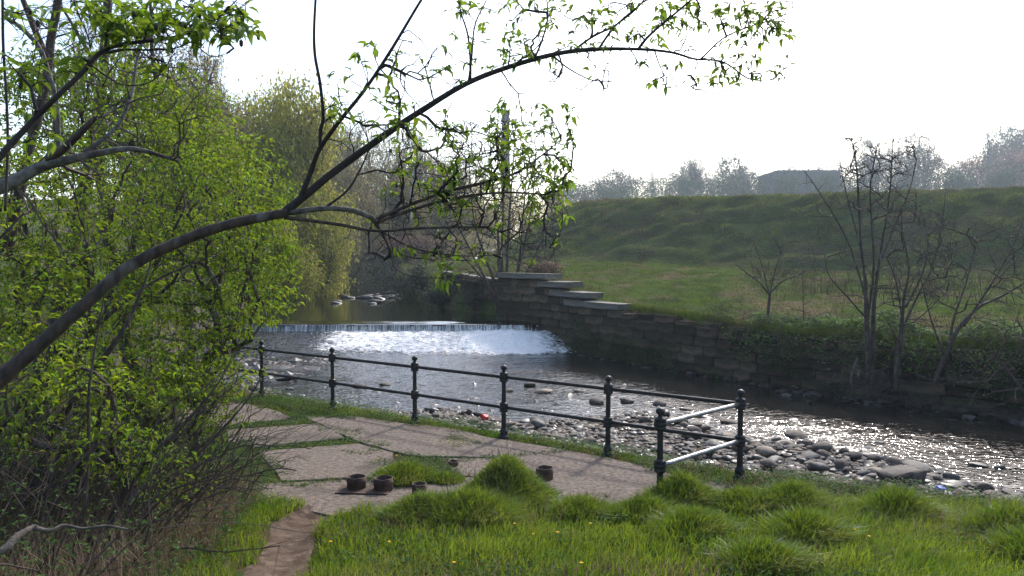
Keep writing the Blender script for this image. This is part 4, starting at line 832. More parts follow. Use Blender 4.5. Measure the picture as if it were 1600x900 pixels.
g = Geo(); blades(g, np.stack([x, y, zN(x, y)], 1), rs.uniform(.1, .7, n), rs.uniform(.004, .009, n), None, rs); tag(obj('dead_undergrowth', g.mesh('dead_undergrowth', M['straw'])), kind='stuff')
n = 30000; x = rs.uniform(-5.6, -2.2, n); y = rs.uniform(4.3, 9.5, n); k = x < -2.45-.09*(y-5)+.3*fbm(x*2, y*2); x, y = x[k], y[k]; n = len(x); a = rs.uniform(0, 6.28, n)
g = Geo(); leaves(g, np.stack([x, y, zN(x, y)+rs.exponential(.22, n)], 1), np.stack([np.cos(a), np.sin(a), rs.uniform(-.5, .5, n)], 1), up1, rs.uniform(.025, .06, n), rs.uniform(.018, .035, n), LEAF4); tag(obj('undergrowth_leaves', g.mesh('undergrowth_leaves', M['clover'])), kind='stuff')
# ---- limbed trees hanging into the picture
def limb(root, pts, m, base, name='branch', n=None, sides=10, lump=.025, seed=0, ws=.58):
    sp_ = spline([[*P(a, b, c), d/2/F*c*ws] for a, b, c, d in pts], n or max(10, len(pts)*7)); g = Geo(); tube(g, sp_[:, :3]-np.array(base), sp_[:, 3], sides, lump=lump, seed=seed); obj(name, g.mesh(name, M[m], True), root); return sp_
leaf_near = []
for q in range(4):
    g = Geo(); leaves(g, [[0, 0, 0]], [[1, 0, 0]], up1, [1.0], [.36+.05*q], LEAF, .8+.5*q); leaf_near.append(g.mesh('leaf', M['leaf'], True))
def big_tree(name, label, limbs, regions, base, seed, leafL, nl, mw, r_tip, maxleaf=300, bal=.12):
    root = thing(name, label, 'tree', tuple(base)); b = np.array(base); init = []
    for q, (nm, m, pts) in enumerate(limbs): init.append(limb(root, pts, m, base, nm, seed=seed+q))
    rs = np.random.RandomState(seed); pts = []; pr = []
    for (x0, y0, x1, y1, D0, D1, n, p) in regions:
        for _ in range(n): pts.append(P(rs.uniform(x0, x1), rs.uniform(y0, y1), rs.uniform(D0, D1))); pr.append(p)
    pts = np.array(pts); A, B, ra, rb, tp, td = grow(base, pts, .055, bal, r_tip, .011, seed, .16, init=init)
    g = Geo(); k = ra > .0045; frusta(g, A[k]-b, B[k]-b, ra[k], rb[k], 6); 
    if k.any(): tag(obj('side_branches', g.mesh('side_branches', M[mw], True), root), kind='stuff')
    g = Geo(); frusta(g, A[~k]-b, B[~k]-b, ra[~k], rb[~k], 4); tag(obj('twigs', g.mesh('twigs', M['bark_dark']), root), kind='stuff')
    # leaf probability of the nearest region point
    d2 = ((tp[:, None]-pts[None])**2).sum(2).argmin(1); keep = rs.rand(len(tp)) < np.array(pr)[d2]; tp, td = tp[keep], td[keep]
    L = []
    for p, t in zip(tp, td):
        for _ in range(rs.randint(nl[0], nl[1]+1)):
            a = rs.uniform(0, 6.28); L.append((p-b-t*rs.uniform(0, .05)+rs.normal(0, .006, 3), norm(np.array([math.cos(a), math.sin(a), rs.uniform(-.9, .5)])+t*.7), leafL*rs.uniform(.5, 1.15)))
    L.sort(key=lambda v: -v[2]/(v[0]+b)[1]); big = L[:maxleaf]; rest = L[maxleaf:]
    for p, d, l in big:
        q = Vector(d).to_track_quat('X', 'Z').to_euler(); q.rotate_axis('X', rs.uniform(-.6, .6)); o = obj('leaf', leaf_near[rs.randint(4)], root, p, q, (l, l, l))
    if rest:
        g = Geo(); leaves(g, [v[0] for v in rest], [v[1] for v in rest], up1, np.array([v[2] for v in rest]), np.array([v[2]*.4 for v in rest]), LEAF, 1.3); tag(obj('small_leaves', g.mesh('small_leaves', M['leaf']), root), kind='stuff')
    k = rs.randint(0, len(tp), 16); g = Geo(); bm = bmesh.new(); bmesh.ops.create_icosphere(bm, subdivisions=1, radius=.009); tv = np.array([v.co[:] for v in bm.verts]); tf = np.array([[v.index for v in f.verts] for f in bm.faces]); bm.free()
    for i_ in k: g.add(tv*np.array([.8, .8, 1.5])+tp[i_]-b-np.array([0, 0, .015]), T=tf)
    tag(obj('old_cones', g.mesh('old_cones', M['bark_dark'], True), root), kind='stuff'); print(name, len(L)); return root
big_tree('leaning_tree', 'young leaning tree whose long branch arches across the whole view from the left edge', [
 ('trunk', 'bark', [(-640,1450,2.9,90),(-420,1100,3.0,78),(-300,900,3.1,70),(-120,700,3.3,56),(0,592,3.4,46),(60,540,3.45,40),(130,478,3.5,36),(200,418,3.6,33),(280,378,3.7,30),(360,350,3.75,28),(450,332,3.8,26)]),
 ('branch', 'bark_dark', [(440,335,3.8,24),(480,303,3.83,21),(520,270,3.87,20),(600,212,3.95,18),(660,172,4.0,16),(730,130,4.05,14),(800,103,4.1,13),(870,84,4.15,12),(930,77,4.2,11),(1000,77,4.25,8),(1050,82,4.3,7),(1085,92,4.3,5.5),(1130,97,4.35,4.5),(1170,123,4.4,4),(1205,125,4.4,2.5)]),
 ('branch', 'bark_dark', [(470,308,3.82,15),(485,270,3.8,14),(500,232,3.75,12.5),(530,190,3.7,11),(570,140,3.65,9.5),(610,80,3.6,8.5),(655,5,3.6,7),(690,-50,3.6,6)]),
 ('branch', 'bark_dark', [(500,232,3.75,10),(501,205,3.75,9.5),(505,180,3.73,9),(500,130,3.7,8.5),(492,85,3.7,8),(491,40,3.7,7),(495,-30,3.7,6)]),
 ('branch', 'bark_lichen', [(448,333,3.8,16),(500,326,3.85,15),(540,327,3.9,14),(570,335,3.95,14),(588,346,4.0,13)]),
 ('branch', 'bark', [(585,344,4,10),(640,320,4.1,9.5),(700,299,4.2,8.5),(760,284,4.3,7.5),(810,268,4.4,6),(850,240,4.5,4),(880,215,4.5,2.5)]),
 ('branch', 'bark', [(588,348,4,9),(650,326,4.1,8.5),(710,310,4.15,8),(780,301,4.2,6),(840,303,4.25,4.5),(885,306,4.3,2.5)]),
 ('branch', 'bark', [(445,340,3.8,11),(480,344,3.8,10),(530,351,3.85,9),(590,361,3.9,8),(650,357,3.95,7),(720,355,4.0,6),(770,357,4.05,4.5),(800,374,4.1,4),(840,390,4.1,3),(862,387,4.1,2),(880,396,4.1,1.6)]),
 ('branch', 'bark', [(583,344,4,9),(597,365,4,7.5),(610,392,4.05,6.5),(618,418,4.05,5),(650,433,4.05,3.4),(690,434,4.1,2)]),
 ('branch', 'bark', [(596,362,4,7),(640,385,4.05,5),(690,397,4.1,4),(740,400,4.1,3),(800,396,4.15,2)]),
 ('branch', 'bark_dark', [(735,130,4.05,7),(735,95,4.05,6),(731,55,4.05,5),(722,25,4.05,4),(716,0,4.05,3)]),
 ('branch', 'bark_dark', [(732,128,4.05,6),(737,90,4.0,5),(742,40,3.95,4),(760,0,3.95,3)]),
 ('branch', 'bark_dark', [(835,92,4.1,6),(848,60,4.1,5),(856,25,4.1,4),(853,-10,4.1,3)]),
 ('branch', 'bark_dark', [(895,80,4.2,6),(925,58,4.2,6),(965,37,4.2,5),(1000,8,4.2,4),(1010,-15,4.2,3)]),
 ('branch', 'bark_dark', [(935,77,4.2,7),(955,48,4.2,6),(975,28,4.2,5),(1015,-5,4.2,4)]),
 ('branch', 'bark_dark', [(996,78,4.25,8),(1015,55,4.25,7),(1050,25,4.25,6),(1090,-8,4.25,5)]),
 ('branch', 'bark_dark', [(1095,92,4.3,5),(1130,60,4.35,4),(1170,42,4.4,4),(1215,28,4.4,3),(1245,8,4.4,2)]),
 ('branch', 'bark_dark', [(862,86,4.15,5),(890,108,4.1,4),(925,125,4.1,3),(965,128,4.1,2)]),
 ('branch', 'bark_dark', [(1023,80,4.27,4),(1032,105,4.25,3),(1045,122,4.25,2),(1075,118,4.25,1.6)]),
 ('branch', 'bark_dark', [(500,330,3.85,7),(540,300,3.9,6),(560,270,3.95,5),(575,235,4,4),(572,205,4,3)]),
 ], [(760,165,905,300,4.1,4.7,180,.8),(820,250,900,350,4.1,4.6,60,.7),(690,200,790,330,4.0,4.5,110,.3),(600,195,740,300,3.9,4.3,110,.4),(520,80,710,230,3.6,4.0,130,.4),(690,0,870,110,3.9,4.3,120,.5),(860,0,1040,80,4.1,4.5,110,.5),(1040,0,1250,50,4.2,4.5,110,.65),(1060,50,1240,135,4.2,4.5,80,.5),(850,85,1180,150,4.1,4.4,110,.12),(560,320,880,410,3.9,4.4,300,.08),(680,400,715,450,4.0,4.2,12,1),(480,120,560,240,3.6,3.9,16,0),(560,60,720,200,3.6,4.0,70,.1),(620,190,800,330,3.9,4.6,130,.1),(600,240,800,400,3.9,4.7,150,.06)],
 (-3.4, 3.0, .6), 41, .055, (2, 5), 'bark_dark', .0014)
big_tree('overhanging_tree', 'tree at the upper left whose large fresh leaves hang into the picture', [
 ('branch', 'bark_dark', [(-440,1560,2.3,64),(-400,1000,2.3,56),(-300,650,2.35,46),(-160,470,2.4,34),(-60,320,2.4,24),(0,245,2.45,18),(50,190,2.5,15),(90,150,2.5,14),(130,112,2.55,13),(160,80,2.6,12),(200,68,2.6,10),(250,62,2.65,8),(300,50,2.7,6),(340,28,2.7,4),(370,0,2.7,3)]),
 ('branch', 'bark_dark', [(155,85,2.6,8),(190,78,2.6,7),(230,78,2.65,5),(270,76,2.65,4),(300,65,2.7,3)]),
 ('branch', 'bark_dark', [(130,92,2.55,5),(165,118,2.6,4.5),(195,133,2.65,4),(235,128,2.7,3),(262,100,2.7,2)]),
 ('branch', 'bark_dark', [(142,75,2.58,4),(135,50,2.58,4),(120,15,2.6,4),(110,-20,2.6,3)]),
 ('branch', 'bark', [(4,-20,2.8,7),(5,70,2.8,7),(10,150,2.8,7),(12,230,2.8,7),(8,330,2.8,7)]),
 ('branch', 'bark_dark', [(165,75,2.6,5),(168,40,2.6,4),(172,-10,2.6,3)]),
 ('branch', 'bark_dark', [(300,64,2.7,4),(330,88,2.7,2.4),(360,82,2.7,1.6)]), 
 ], [(150,0,385,60,2.5,2.95,210,.85),(280,20,370,75,2.6,2.9,20,.5),(385,25,410,55,2.7,2.8,5,1),(225,90,300,135,2.6,2.8,9,.9),(0,0,150,130,2.5,3.0,70,.5),(0,100,110,230,2.5,2.9,30,.6),(120,60,300,140,2.6,3,30,.05)],
 (-2.6, 2.3, .9), 43, .050, (2, 4), 'bark_dark', .0010)
def bare_tree(name, label, limbs, regions, base, seed, mw='bark', ws=.84, r_tip=.0022, prob=0.0, group=None, step=.12, leaf=.04, nleaf=3, bal=.12, mt='twig', r_max=.03, cat='tree', ml='leaf_b', wob=.14):
    root = thing(name, label, cat, tuple(base), group=group); b = np.array(base); init = [limb(root, p, m, base, nm, seed=seed+q, sides=7, ws=ws) for q, (nm, m, p) in enumerate(limbs)]
    rs = np.random.RandomState(seed); pts = np.concatenate([np.array([P(rs.uniform(x0, x1), rs.uniform(y0, y1), rs.uniform(D0, D1)) for _ in range(n)]) for x0, y0, x1, y1, D0, D1, n in regions])
    A, B, ra, rb, tp, td = grow(base, pts, step, bal, r_tip, r_max, seed, wob, init=init); g = Geo(); frusta(g, A-b, B-b, ra, rb, 4); tag(obj('twigs', g.mesh('twigs', M[mt]), root), kind='stuff')
    if prob:
        k = rs.rand(len(tp)) < prob; tp = tp[k]; n = len(tp)*nleaf; a = rs.uniform(0, 6.28, n); g = Geo(); leaves(g, np.repeat(tp, nleaf, 0)-b+rs.normal(0, leaf*.6, (n, 3)), np.stack([np.cos(a), np.sin(a), rs.uniform(-.6, .6, n)], 1), up1, leaf*rs.uniform(.6, 1.2, n), leaf*.5*rs.uniform(.6, 1.2, n), LEAF2); tag(obj('foliage', g.mesh('foliage', M[ml]), root), kind='stuff')
    return root
bare_tree('bare_tree', 'grey barked tree with bare crossing limbs and a broken stub in the upper left', [
 ('branch', 'bark_lichen', [(-450,1050,5,60),(-420,700,5,54),(-330,430,5.1,48),(-200,330,5.2,40),(-80,306,5.3,32),(0,292,5.4,27),(60,262,5.5,21),(105,250,5.5,17),(150,240,5.6,13),(210,233,5.7,10),(280,252,5.8,5)]),
 ('broken_stub', 'bark', [(75,250,5.5,16),(100,232,5.45,15),(125,208,5.4,13),(150,183,5.35,9)]),
 ('branch', 'bark_lichen', [(5,25,5.6,8),(35,45,5.6,8),(62,76,5.6,9),(76,115,5.6,9),(88,160,5.6,9),(92,240,5.6,10)]),
 ('trunk', 'bark', [(95,-30,7.5,15),(88,20,7.5,15),(80,60,7.5,15),(72,130,7.5,16),(40,260,7.5,18),(10,400,7.5,22)]),
 ('branch', 'bark', [(76,100,7.5,14),(60,60,7.5,12),(40,10,7.5,10),(25,-30,7.5,8)]),
 ('branch', 'bark_lichen', [(130,240,5.6,9),(180,200,5.7,7),(205,150,5.8,6),(215,90,5.9,5),(240,20,6,4)]),
 ], [(0,0,300,140,5.3,7,170),(80,130,330,250,5.2,6.5,150),(0,200,220,420,5.2,6.5,80)], (-6.2, 6.5, 1.0), 61, prob=.0, r_tip=.0018)
bare_tree('bare_tree', 'tall thin bare tree behind the top of the thicket at the upper left', [
 ('trunk', 'bark', [(60,620,15,30),(110,400,15,26),(150,200,15,20),(165,60,15,17),(172,-60,15,14)]),
 ('branch', 'bark', [(152,190,15,10),(200,100,15,7),(260,20,15,4)]), ('branch', 'bark', [(160,120,15,9),(120,50,15,6),(90,0,15,4)]),
 ('trunk', 'bark', [(300,620,17,20),(290,400,17,16),(270,250,17,12),(240,100,17,8),(235,0,17,5)])],
 [(60,-20,330,170,14,18,520),(150,100,330,260,15,18,260)], (-10, 15, .5), 63, r_tip=.0045, step=.25, prob=.35, leaf=.08, ml='f_bare')
# dead branch lying in the thicket at the lower left
root = thing('fallen_branch', 'pale dead branch lying horizontally at the bottom left of the thicket', 'branch', tuple(P(50, 835, 4.3)))
b_ = P(50, 835, 4.3); limb(root, [(-60,880,4.0,24),(0,862,4.1,22),(28,838,4.2,20),(52,824,4.3,15),(58,828,4.3,13)], 'deadwood', b_, 'log', lump=.14); limb(root, [(54,826,4.3,14),(80,829,4.35,13),(100,821,4.4,9),(130,826,4.45,8),(165,822,4.5,8),(200,827,4.55,6)], 'deadwood', b_, 'side_limb', lump=.12)
# ---- saplings on the far bank
def sapling(label, px, py, D, limbs_, regions, seed, rt=.0048, **k):
    base = tuple(P(px, py, D)); return bare_tree('sapling', label, [('stem', 'bark', [(a, b, D+dd, w) for a, b, dd, w in L]) for L in limbs_], [(x0, y0, x1, y1, D-d, D+d, n) for x0, y0, x1, y1, d, n in regions], base, seed, wob=.07, r_tip=rt, step=.15, r_max=.02, ws=.6, **k)
sapling('tall many stemmed bare sapling at the far wall above the pale boulder', 1358, 600, 21.2, [
 [(1358,600,0,17),(1356,545,0,15),(1354,500,0,13),(1352,440,0,9),(1345,380,0,7),(1342,320,0,6),(1338,260,0,4),(1330,215,0,2.5)],
 [(1362,600,0,15),(1364,530,.1,13),(1366,470,.1,10),(1375,400,.2,7),(1385,340,.2,5),(1392,280,.2,4),(1395,215,.2,2.5)],
 [(1356,500,0,8),(1365,420,-.2,6),(1362,350,-.2,5),(1360,290,-.2,4),(1372,220,-.2,2)],
 [(1354,470,0,6),(1330,390,.2,5),(1305,340,.3,4),(1270,285,.3,2.5),(1252,262,.3,1.5)],
 [(1368,430,.1,5),(1395,360,.4,4),(1420,300,.4,3),(1432,250,.4,2)],
 [(1356,500,0,5),(1325,465,-.3,4),(1295,430,-.4,3),(1288,395,-.4,2)],
 [(1348,400,0,4),(1322,300,.2,3),(1310,240,.2,2)]],
 [(1305,210,1432,330,1.0,520),(1270,300,1450,470,.9,200),(1240,260,1300,340,.5,20)], 71, prob=.22, leaf=.05, ml='twig')
sapling('slimmer bare sapling just right of the tall many stemmed one', 1405, 610, 20.6, [
 [(1400,610,0,15),(1402,560,0,14),(1408,520,0,12),(1412,470,0,8),(1420,420,0,5),(1410,360,0,3),(1408,320,0,2)],
 [(1408,520,0,8),(1430,470,.1,6),(1455,420,.2,4),(1470,360,.2,3),(1478,300,.2,2)], [(1410,500,0,6),(1400,440,-.2,4),(1385,400,-.2,3)], [(1415,480,0,7),(1440,430,-.2,5),(1450,380,-.2,3),(1440,330,-.2,2)], [(1402,530,0,6),(1385,500,.1,4),(1370,490,.1,3),(1340,505,.1,2)]],
 [(1380,310,1500,470,1.0,380),(1360,440,1470,520,.7,60)], 73, prob=.4, leaf=.05)
sapling('bare sapling leaning right over the far wall near the right edge', 1470, 590, 19.6, [
 [(1460,600,0,13),(1475,560,0,12),(1500,510,0,10),(1530,480,.2,8),(1570,460,.3,6),(1620,430,.3,4)], [(1480,560,0,9),(1490,500,.1,6),(1510,440,.1,4),(1525,380,.1,2)], [(1505,510,0,7),(1545,450,-.2,5),(1580,390,-.2,3),(1600,340,-.2,2)], [(1475,555,0,6),(1455,500,-.2,4),(1440,440,-.2,3),(1430,400,-.2,2)],
 [(1480,590,0,5),(1510,598,.1,5),(1560,590,-.2,4),(1580,575,-.3,2)]],
 [(1440,340,1620,480,1.2,420),(1480,470,1620,600,.8,90)], 75, prob=.4, leaf=.05)
sapling('small wide forked tree standing alone at the edge of the meadow behind the wall', 1200, 503, 25.6, [
 [(1199,503,0,8),(1201,480,0,8),(1203,458,0,7)], [(1203,458,0,6),(1222,440,0,4),(1250,428,.1,3),(1272,415,.1,2)], [(1202,460,0,6),(1185,440,0,4),(1165,425,.1,3),(1148,412,.1,2)], [(1203,458,0,4),(1212,420,0,3),(1225,385,0,2)], [(1202,460,0,4),(1192,420,0,3),(1178,378,0,2)]],
 [(1145,365,1270,440,1.3,130)], 77, prob=.35, leaf=.05)
sapling('thin upright sapling between the forked tree and the tall many stemmed sapling', 1256, 505, 25, [[(1256,505,0,3.4),(1255,470,0,2.6),(1254,430,0,1.6)]], [(1235,430,1275,490,.4,26)], 78, prob=.2, leaf=.05)
sapling('leafless shrub at the right edge in front of the far wall', 1590, 640, 17.5, [[(1620,640,0,9),(1590,600,0,7),(1560,560,0,4)], [(1640,640,0,8),(1620,560,0,5),(1590,500,0,3)]], [(1500,480,1680,640,.7,110)], 79, prob=.2, leaf=.05)
# drift debris caught in the sapling feet
rs = np.random.RandomState(88); g = Geo(); A_, B_, r1, r2 = [], [], [], []; base = P(1368, 605, 21)
for k in range(190):
    c0 = P(rs.normal(1368, 38), 612-abs(rs.normal(0, 26)), 20.8+rs.normal(0, .25)); p = c0; d = norm(rs.normal(0, 1, 3)*np.array([1, .6, .7])+np.array([0, 0, -.5])); r = rs.uniform(.004, .016)
    for s in range(rs.randint(3, 7)):
        d = norm(d+rs.normal(0, .3, 3)); q = p+d*rs.uniform(.06, .16); A_.append(p-base); B_.append(q-base); r1.append(r); r *= .8; r2.append(r); p = q
frusta(g, A_, B_, np.array(r1), np.array(r2), 4); root = thing('drift_debris', 'tangle of flood washed roots and twigs caught round the sapling feet', 'debris', tuple(base)); tag(obj('twigs', g.mesh('twigs', M['bark']), root), kind='stuff')
for L in ([(1395,545,21,7),(1425,560,21,9),(1455,570,20.9,7),(1475,580,20.8,4)], [(1430,585,20.6,6),(1480,600,20.4,5),(1530,590,20.2,5),(1570,575,20,3)], [(1340,560,21,7),(1330,590,20.8,6),(1332,612,20.7,4)]): limb(root, L, 'deadwood', base, 'drift_limb', lump=.1)
# mud bank at the foot of the wall
V, Q = gridmesh(np.arange(6.5, 22, .2), np.arange(9, 26, .2), lambda X, Y: -1.35+.62*np.exp(-(pdist(line, X, Y)[0]/.95)**2)*(sstep(24.5, 21, Y))+.05*fbm(X*2, Y*2))
tag(obj('mud_bank', meshdata('mud_bank', V, [Q], M['bed'], True)), kind='structure')
# ---- clump of stems beside the weir
sapling('dense clump of bare grey stems between the weir and the stepped slabs', 785, 484, 37.3, [
 [(782,486,0,12),(772,440,0,9),(758,400,0,7),(742,350,.3,5),(735,290,.3,3),(732,220,.3,1.6)], [(785,486,0,12),(780,420,.1,9),(778,360,.2,6),(770,290,.2,4),(765,200,.2,2)], [(790,486,0,12),(792,420,0,9),(795,350,0,7),(800,280,-.1,4),(806,190,-.1,2)],
 [(795,486,0,11),(808,430,.1,8),(822,370,.1,6),(832,310,.1,4),(838,240,.1,2)], [(780,486,0,11),(765,450,-.1,8),(740,400,-.2,6),(715,350,-.3,4),(700,300,-.3,2)], [(795,480,0,9),(820,430,-.2,6),(845,380,-.2,4),(862,330,-.2,2)], [(788,480,0,9),(784,400,-.2,7),(786,320,-.2,5),(782,230,-.2,2)], [(778,470,0,8),(750,430,.3,6),(722,400,.3,4),(690,375,.3,2)], [(800,470,0,8),(812,400,.4,6),(818,330,.4,4),(824,260,.4,2)]],
 [(700,185,865,330,1.3,900),(690,300,880,440,1.4,700),(760,400,860,470,.8,90)], 81, rt=.015, prob=.4, leaf=.10, ml='f_bare')
# bank plants upstream
rs = np.random.RandomState(91)
for q, (px, py, D, rx, ry, rD, n, lab, ml) in enumerate([(655,432,50,22,24,1.0,220,'dark rounded shrub on the pond bank left of the low wall','f_dark'),(628,445,52,30,30,1.2,260,'dark bramble bush overhanging the rock bar','f_dark'),(690,462,44,34,16,.8,220,'low dark ferny shrub below the low wall','f_dark'),(756,468,40.5,34,20,.8,260,'dark shrub between the low wall and the clump of stems','f_dark'),(850,425,37.8,30,16,.8,160,'low shrub with withered russet leaves beside the topmost slab','f_red')]):
    pts = ePx(rs, px, py, D, rx, ry, rD, n); c = pts.mean(0); base = (c[0], c[1], float(pts[:, 2].min())-.1); plant('shrub', lab, 'shrub', base, pts, step=.3, r_tip=.006, r_base=.04, seed=930+q, leaf=.2, nleaf=7, spread=.35, ml=ml, tmpl=LEAF2, thick=.02, mt='twig')
# ================================================================== DISTANT TREES
def zany(x, y):
    a = np.array([x]); b = np.array([y]); d, _ = pdist(EDGE, a, b); v = float(zF(a, b)[0]) if d[0] > 1 and y < 240 else (float(zN(a, b)[0]) if x < -5 and y < 170 and d[0] < 0 else -9); return max(v, float(zG(a, b)[0]))
def proto(kind, seed):
    rs = np.random.RandomState(seed); H = 10.0
    if kind == 'conifer':
        g = Geo(); tube(g, [[0, 0, 0], [0, 0, 5], [0, 0, 10]], [.16, .1, .02], 6); tr = g.mesh('trunk', M['bark_dark'], True); n = 2600; z = 10-9.4*rs.rand(n)**.62; tier = .55+.45*np.abs(np.sin(z*3.3)); r = 2.4*(1-z/10.05)**.9*tier*rs.uniform(.15, 1, n)**.5; a = np.round(rs.uniform(0, 6.28, n)*1.6+z*2.1)/1.6+rs.normal(0, .16, n)
        g = Geo(); leaves(g, np.stack([np.cos(a)*r, np.sin(a)*r, z-.25*r], 1), np.stack([np.cos(a), np.sin(a), rs.uniform(-.7, .1, n)], 1), up1, rs.uniform(.25, .5, n), rs.uniform(.08, .16, n), LEAF2); return tr, g.mesh('crown', M['f_dark']), None
    wide, n, L, ml, nl, spread, low = {'willow': (4.2, 700, .25, 'f_yellow', 50, .8, .02), 'green': (4.0, 560, .34, 'f_green', 24, .75, .05), 'bare': (3.9, 800, .24, 'f_bare', 15, .6, .1), 'baregreen': (3.8, 720, .24, 'f_olive', 17, .6, .05), 'blossom': (4.4, 520, .28, 'f_pink', 18, .7, .15), 'slim': (2.0, 420, .20, 'f_bare', 7, .45, .1)}[kind]
    sub_ = [(np.array([rs.uniform(-.55, .55)*wide, rs.uniform(-.55, .55)*wide, H*rs.uniform(low+.2, .78)]), rs.uniform(.38, .6)*wide) for _ in range(7)]+[(np.array([rs.uniform(-.2, .2)*wide, 0, H*.76]), wide*.5), (np.array([0, 0, H*.45]), wide*.72)]
    pts = np.concatenate([ell(rs, c, (r, r, min(r*1.15, H-c[2])), n//9, .35) for c, r in sub_]); pts = pts[pts[:, 2] > H*.08]
    A, B, ra, rb, tp, td = grow((0, 0, 0), pts, .55, .3, .016, .30, seed, .12)
    g = Geo(); frusta(g, A, B, ra, rb, 4); tr = g.mesh('trunk', M['twig_far'] if kind in ('bare', 'slim') else M['bark'], False); g = Geo(); m = len(tp)*nl; c = np.repeat(tp, nl, 0)+rs.normal(0, spread*.5, (m, 3)); a = rs.uniform(0, 6.28, m)
    leaves(g, c, np.stack([np.cos(a), np.sin(a), rs.uniform(-1, .5, m)-(.8 if kind == 'willow' else 0)], 1), up1, L*rs.uniform(.5, 1.2, m), L*.5*rs.uniform(.5, 1.2, m), LEAF2); cr = g.mesh('crown', M[ml])
    m = len(tp)*(7 if kind in ('bare', 'slim', 'baregreen') else 3); c = tp[rs.randint(0, len(tp), m)]+rs.normal(0, .15, (m, 3)); d = norm(rs.normal(0, .6, (m, 3))+norm(c-np.array([0, 0, 3.5])))*rs.uniform(.4, 1.0, m)[:, None]; g = Geo(); s = norm(np.cross(d, rs.normal(0, 1, (m, 3))))*.016
    k = np.arange(m)*3; g.add(np.stack([c-s, c+s, c+d], 1).reshape(-1, 3), T=np.stack([k, k+1, k+2], 1)); return tr, cr, g.mesh('fine_twigs', M['twig_far'])
PROTO = {k: [proto(k, 1000+31*i+s) for s in range(v)] for i, (k, v) in enumerate([('willow', 3), ('green', 2), ('bare', 3), ('baregreen', 2), ('blossom', 1), ('slim', 1), ('conifer', 1)])}
MISC = {'willow': 'willow_tree', 'green': 'broadleaf_tree', 'bare': 'leafless_tree', 'baregreen': 'budding_tree', 'blossom': 'blossoming_tree', 'slim': 'slender_tree', 'conifer': 'conifer_tree'}
def tree(px, ytop, D, kind, wpx, label, group, base=None, sink=0):
    p = P(px, ytop, D); x, y = float(p[0]), float(p[1]); zb = zany(x, y) if base is None else base; H = float(p[2])-zb; k = rr.randrange(len(PROTO[kind])); tr, cr, tw = PROTO[kind][k]
    ww = {'willow': 8.6, 'green': 8.2, 'bare': 7.8, 'baregreen': 7.8, 'blossom': 8.8, 'slim': 4.4, 'conifer': 3.0}[kind]; s = wpx/F*D/ww
    o = thing(MISC[kind], label, 'tree', (x, y, zb), group, rr.uniform(0, 6.28)); o.scale = (s, s, (H+sink)/9.6)
    obj('trunk', tr, o); c_ = tag(obj('crown', cr, o), kind='stuff')
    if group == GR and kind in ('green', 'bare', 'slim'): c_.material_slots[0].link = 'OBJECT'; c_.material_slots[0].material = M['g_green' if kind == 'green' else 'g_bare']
    if tw: tag(obj('fine_twigs', tw, o), kind='stuff')
    return o
GL = 'trees of the wood left of the pond'; GR = 'hazy trees beyond the grass embankment'
for a in [(250,45,46,'bare',230,'tall bare tree with fine twigs at the left end of the wood skyline'),(330,98,52,'baregreen',180,'budding tree with thin top twigs against the sky above the bushes'),(300,170,44,'baregreen',190,'budding tree right behind the leafy thicket'),
 (425,142,60,'willow',230,'yellow green willow with the roundest crown in the middle of the wood'),(365,185,56,'willow',230,'yellow green willow partly hidden by the bright thicket'),(452,262,58,'willow',190,'yellow green willow drooping towards the pond'),(478,330,62,'willow',130,'lowest yellow green willow touching the pond water'),(420,330,52,'willow',130,'yellow green willow at the water edge directly behind the thicket'),
 (500,178,90,'baregreen',110,'tree showing just right of the roundest willow'),(545,195,96,'bare',120,'brown bare tree above the fork of the arching branch'),(600,200,104,'bare',130,'wide brown bare tree behind the middle of the arching branch'),(655,212,110,'baregreen',120,'olive tree above the white birch trunk'),(705,236,118,'bare',100,'bare tree at the right end of the wood skyline'),
 (560,255,84,'bare',110,'lower bare tree in front of the brown ones'),(620,275,92,'baregreen',110,'lower budding tree above the dark pond end'),(672,290,98,'bare',100,'lower bare tree left of the red thicket'),(530,300,80,'bare',90,'lower bare tree next to the lowest willow'),(725,300,112,'green',80,'small green tree behind the clump of stems left of the chimney'),(585,340,100,'green',90,'dim green tree standing at the far end of the pond'),(548,350,112,'green',80,'dim green tree left of the far end of the pond'),(635,335,110,'bare',80,'dim bare tree right of the far end of the pond'),(700,330,105,'bare',90,'dim bare tree behind the red thicket'),(750,320,110,'bare',80,'dim bare tree directly behind the clump of stems')]: tree(*a, GL)
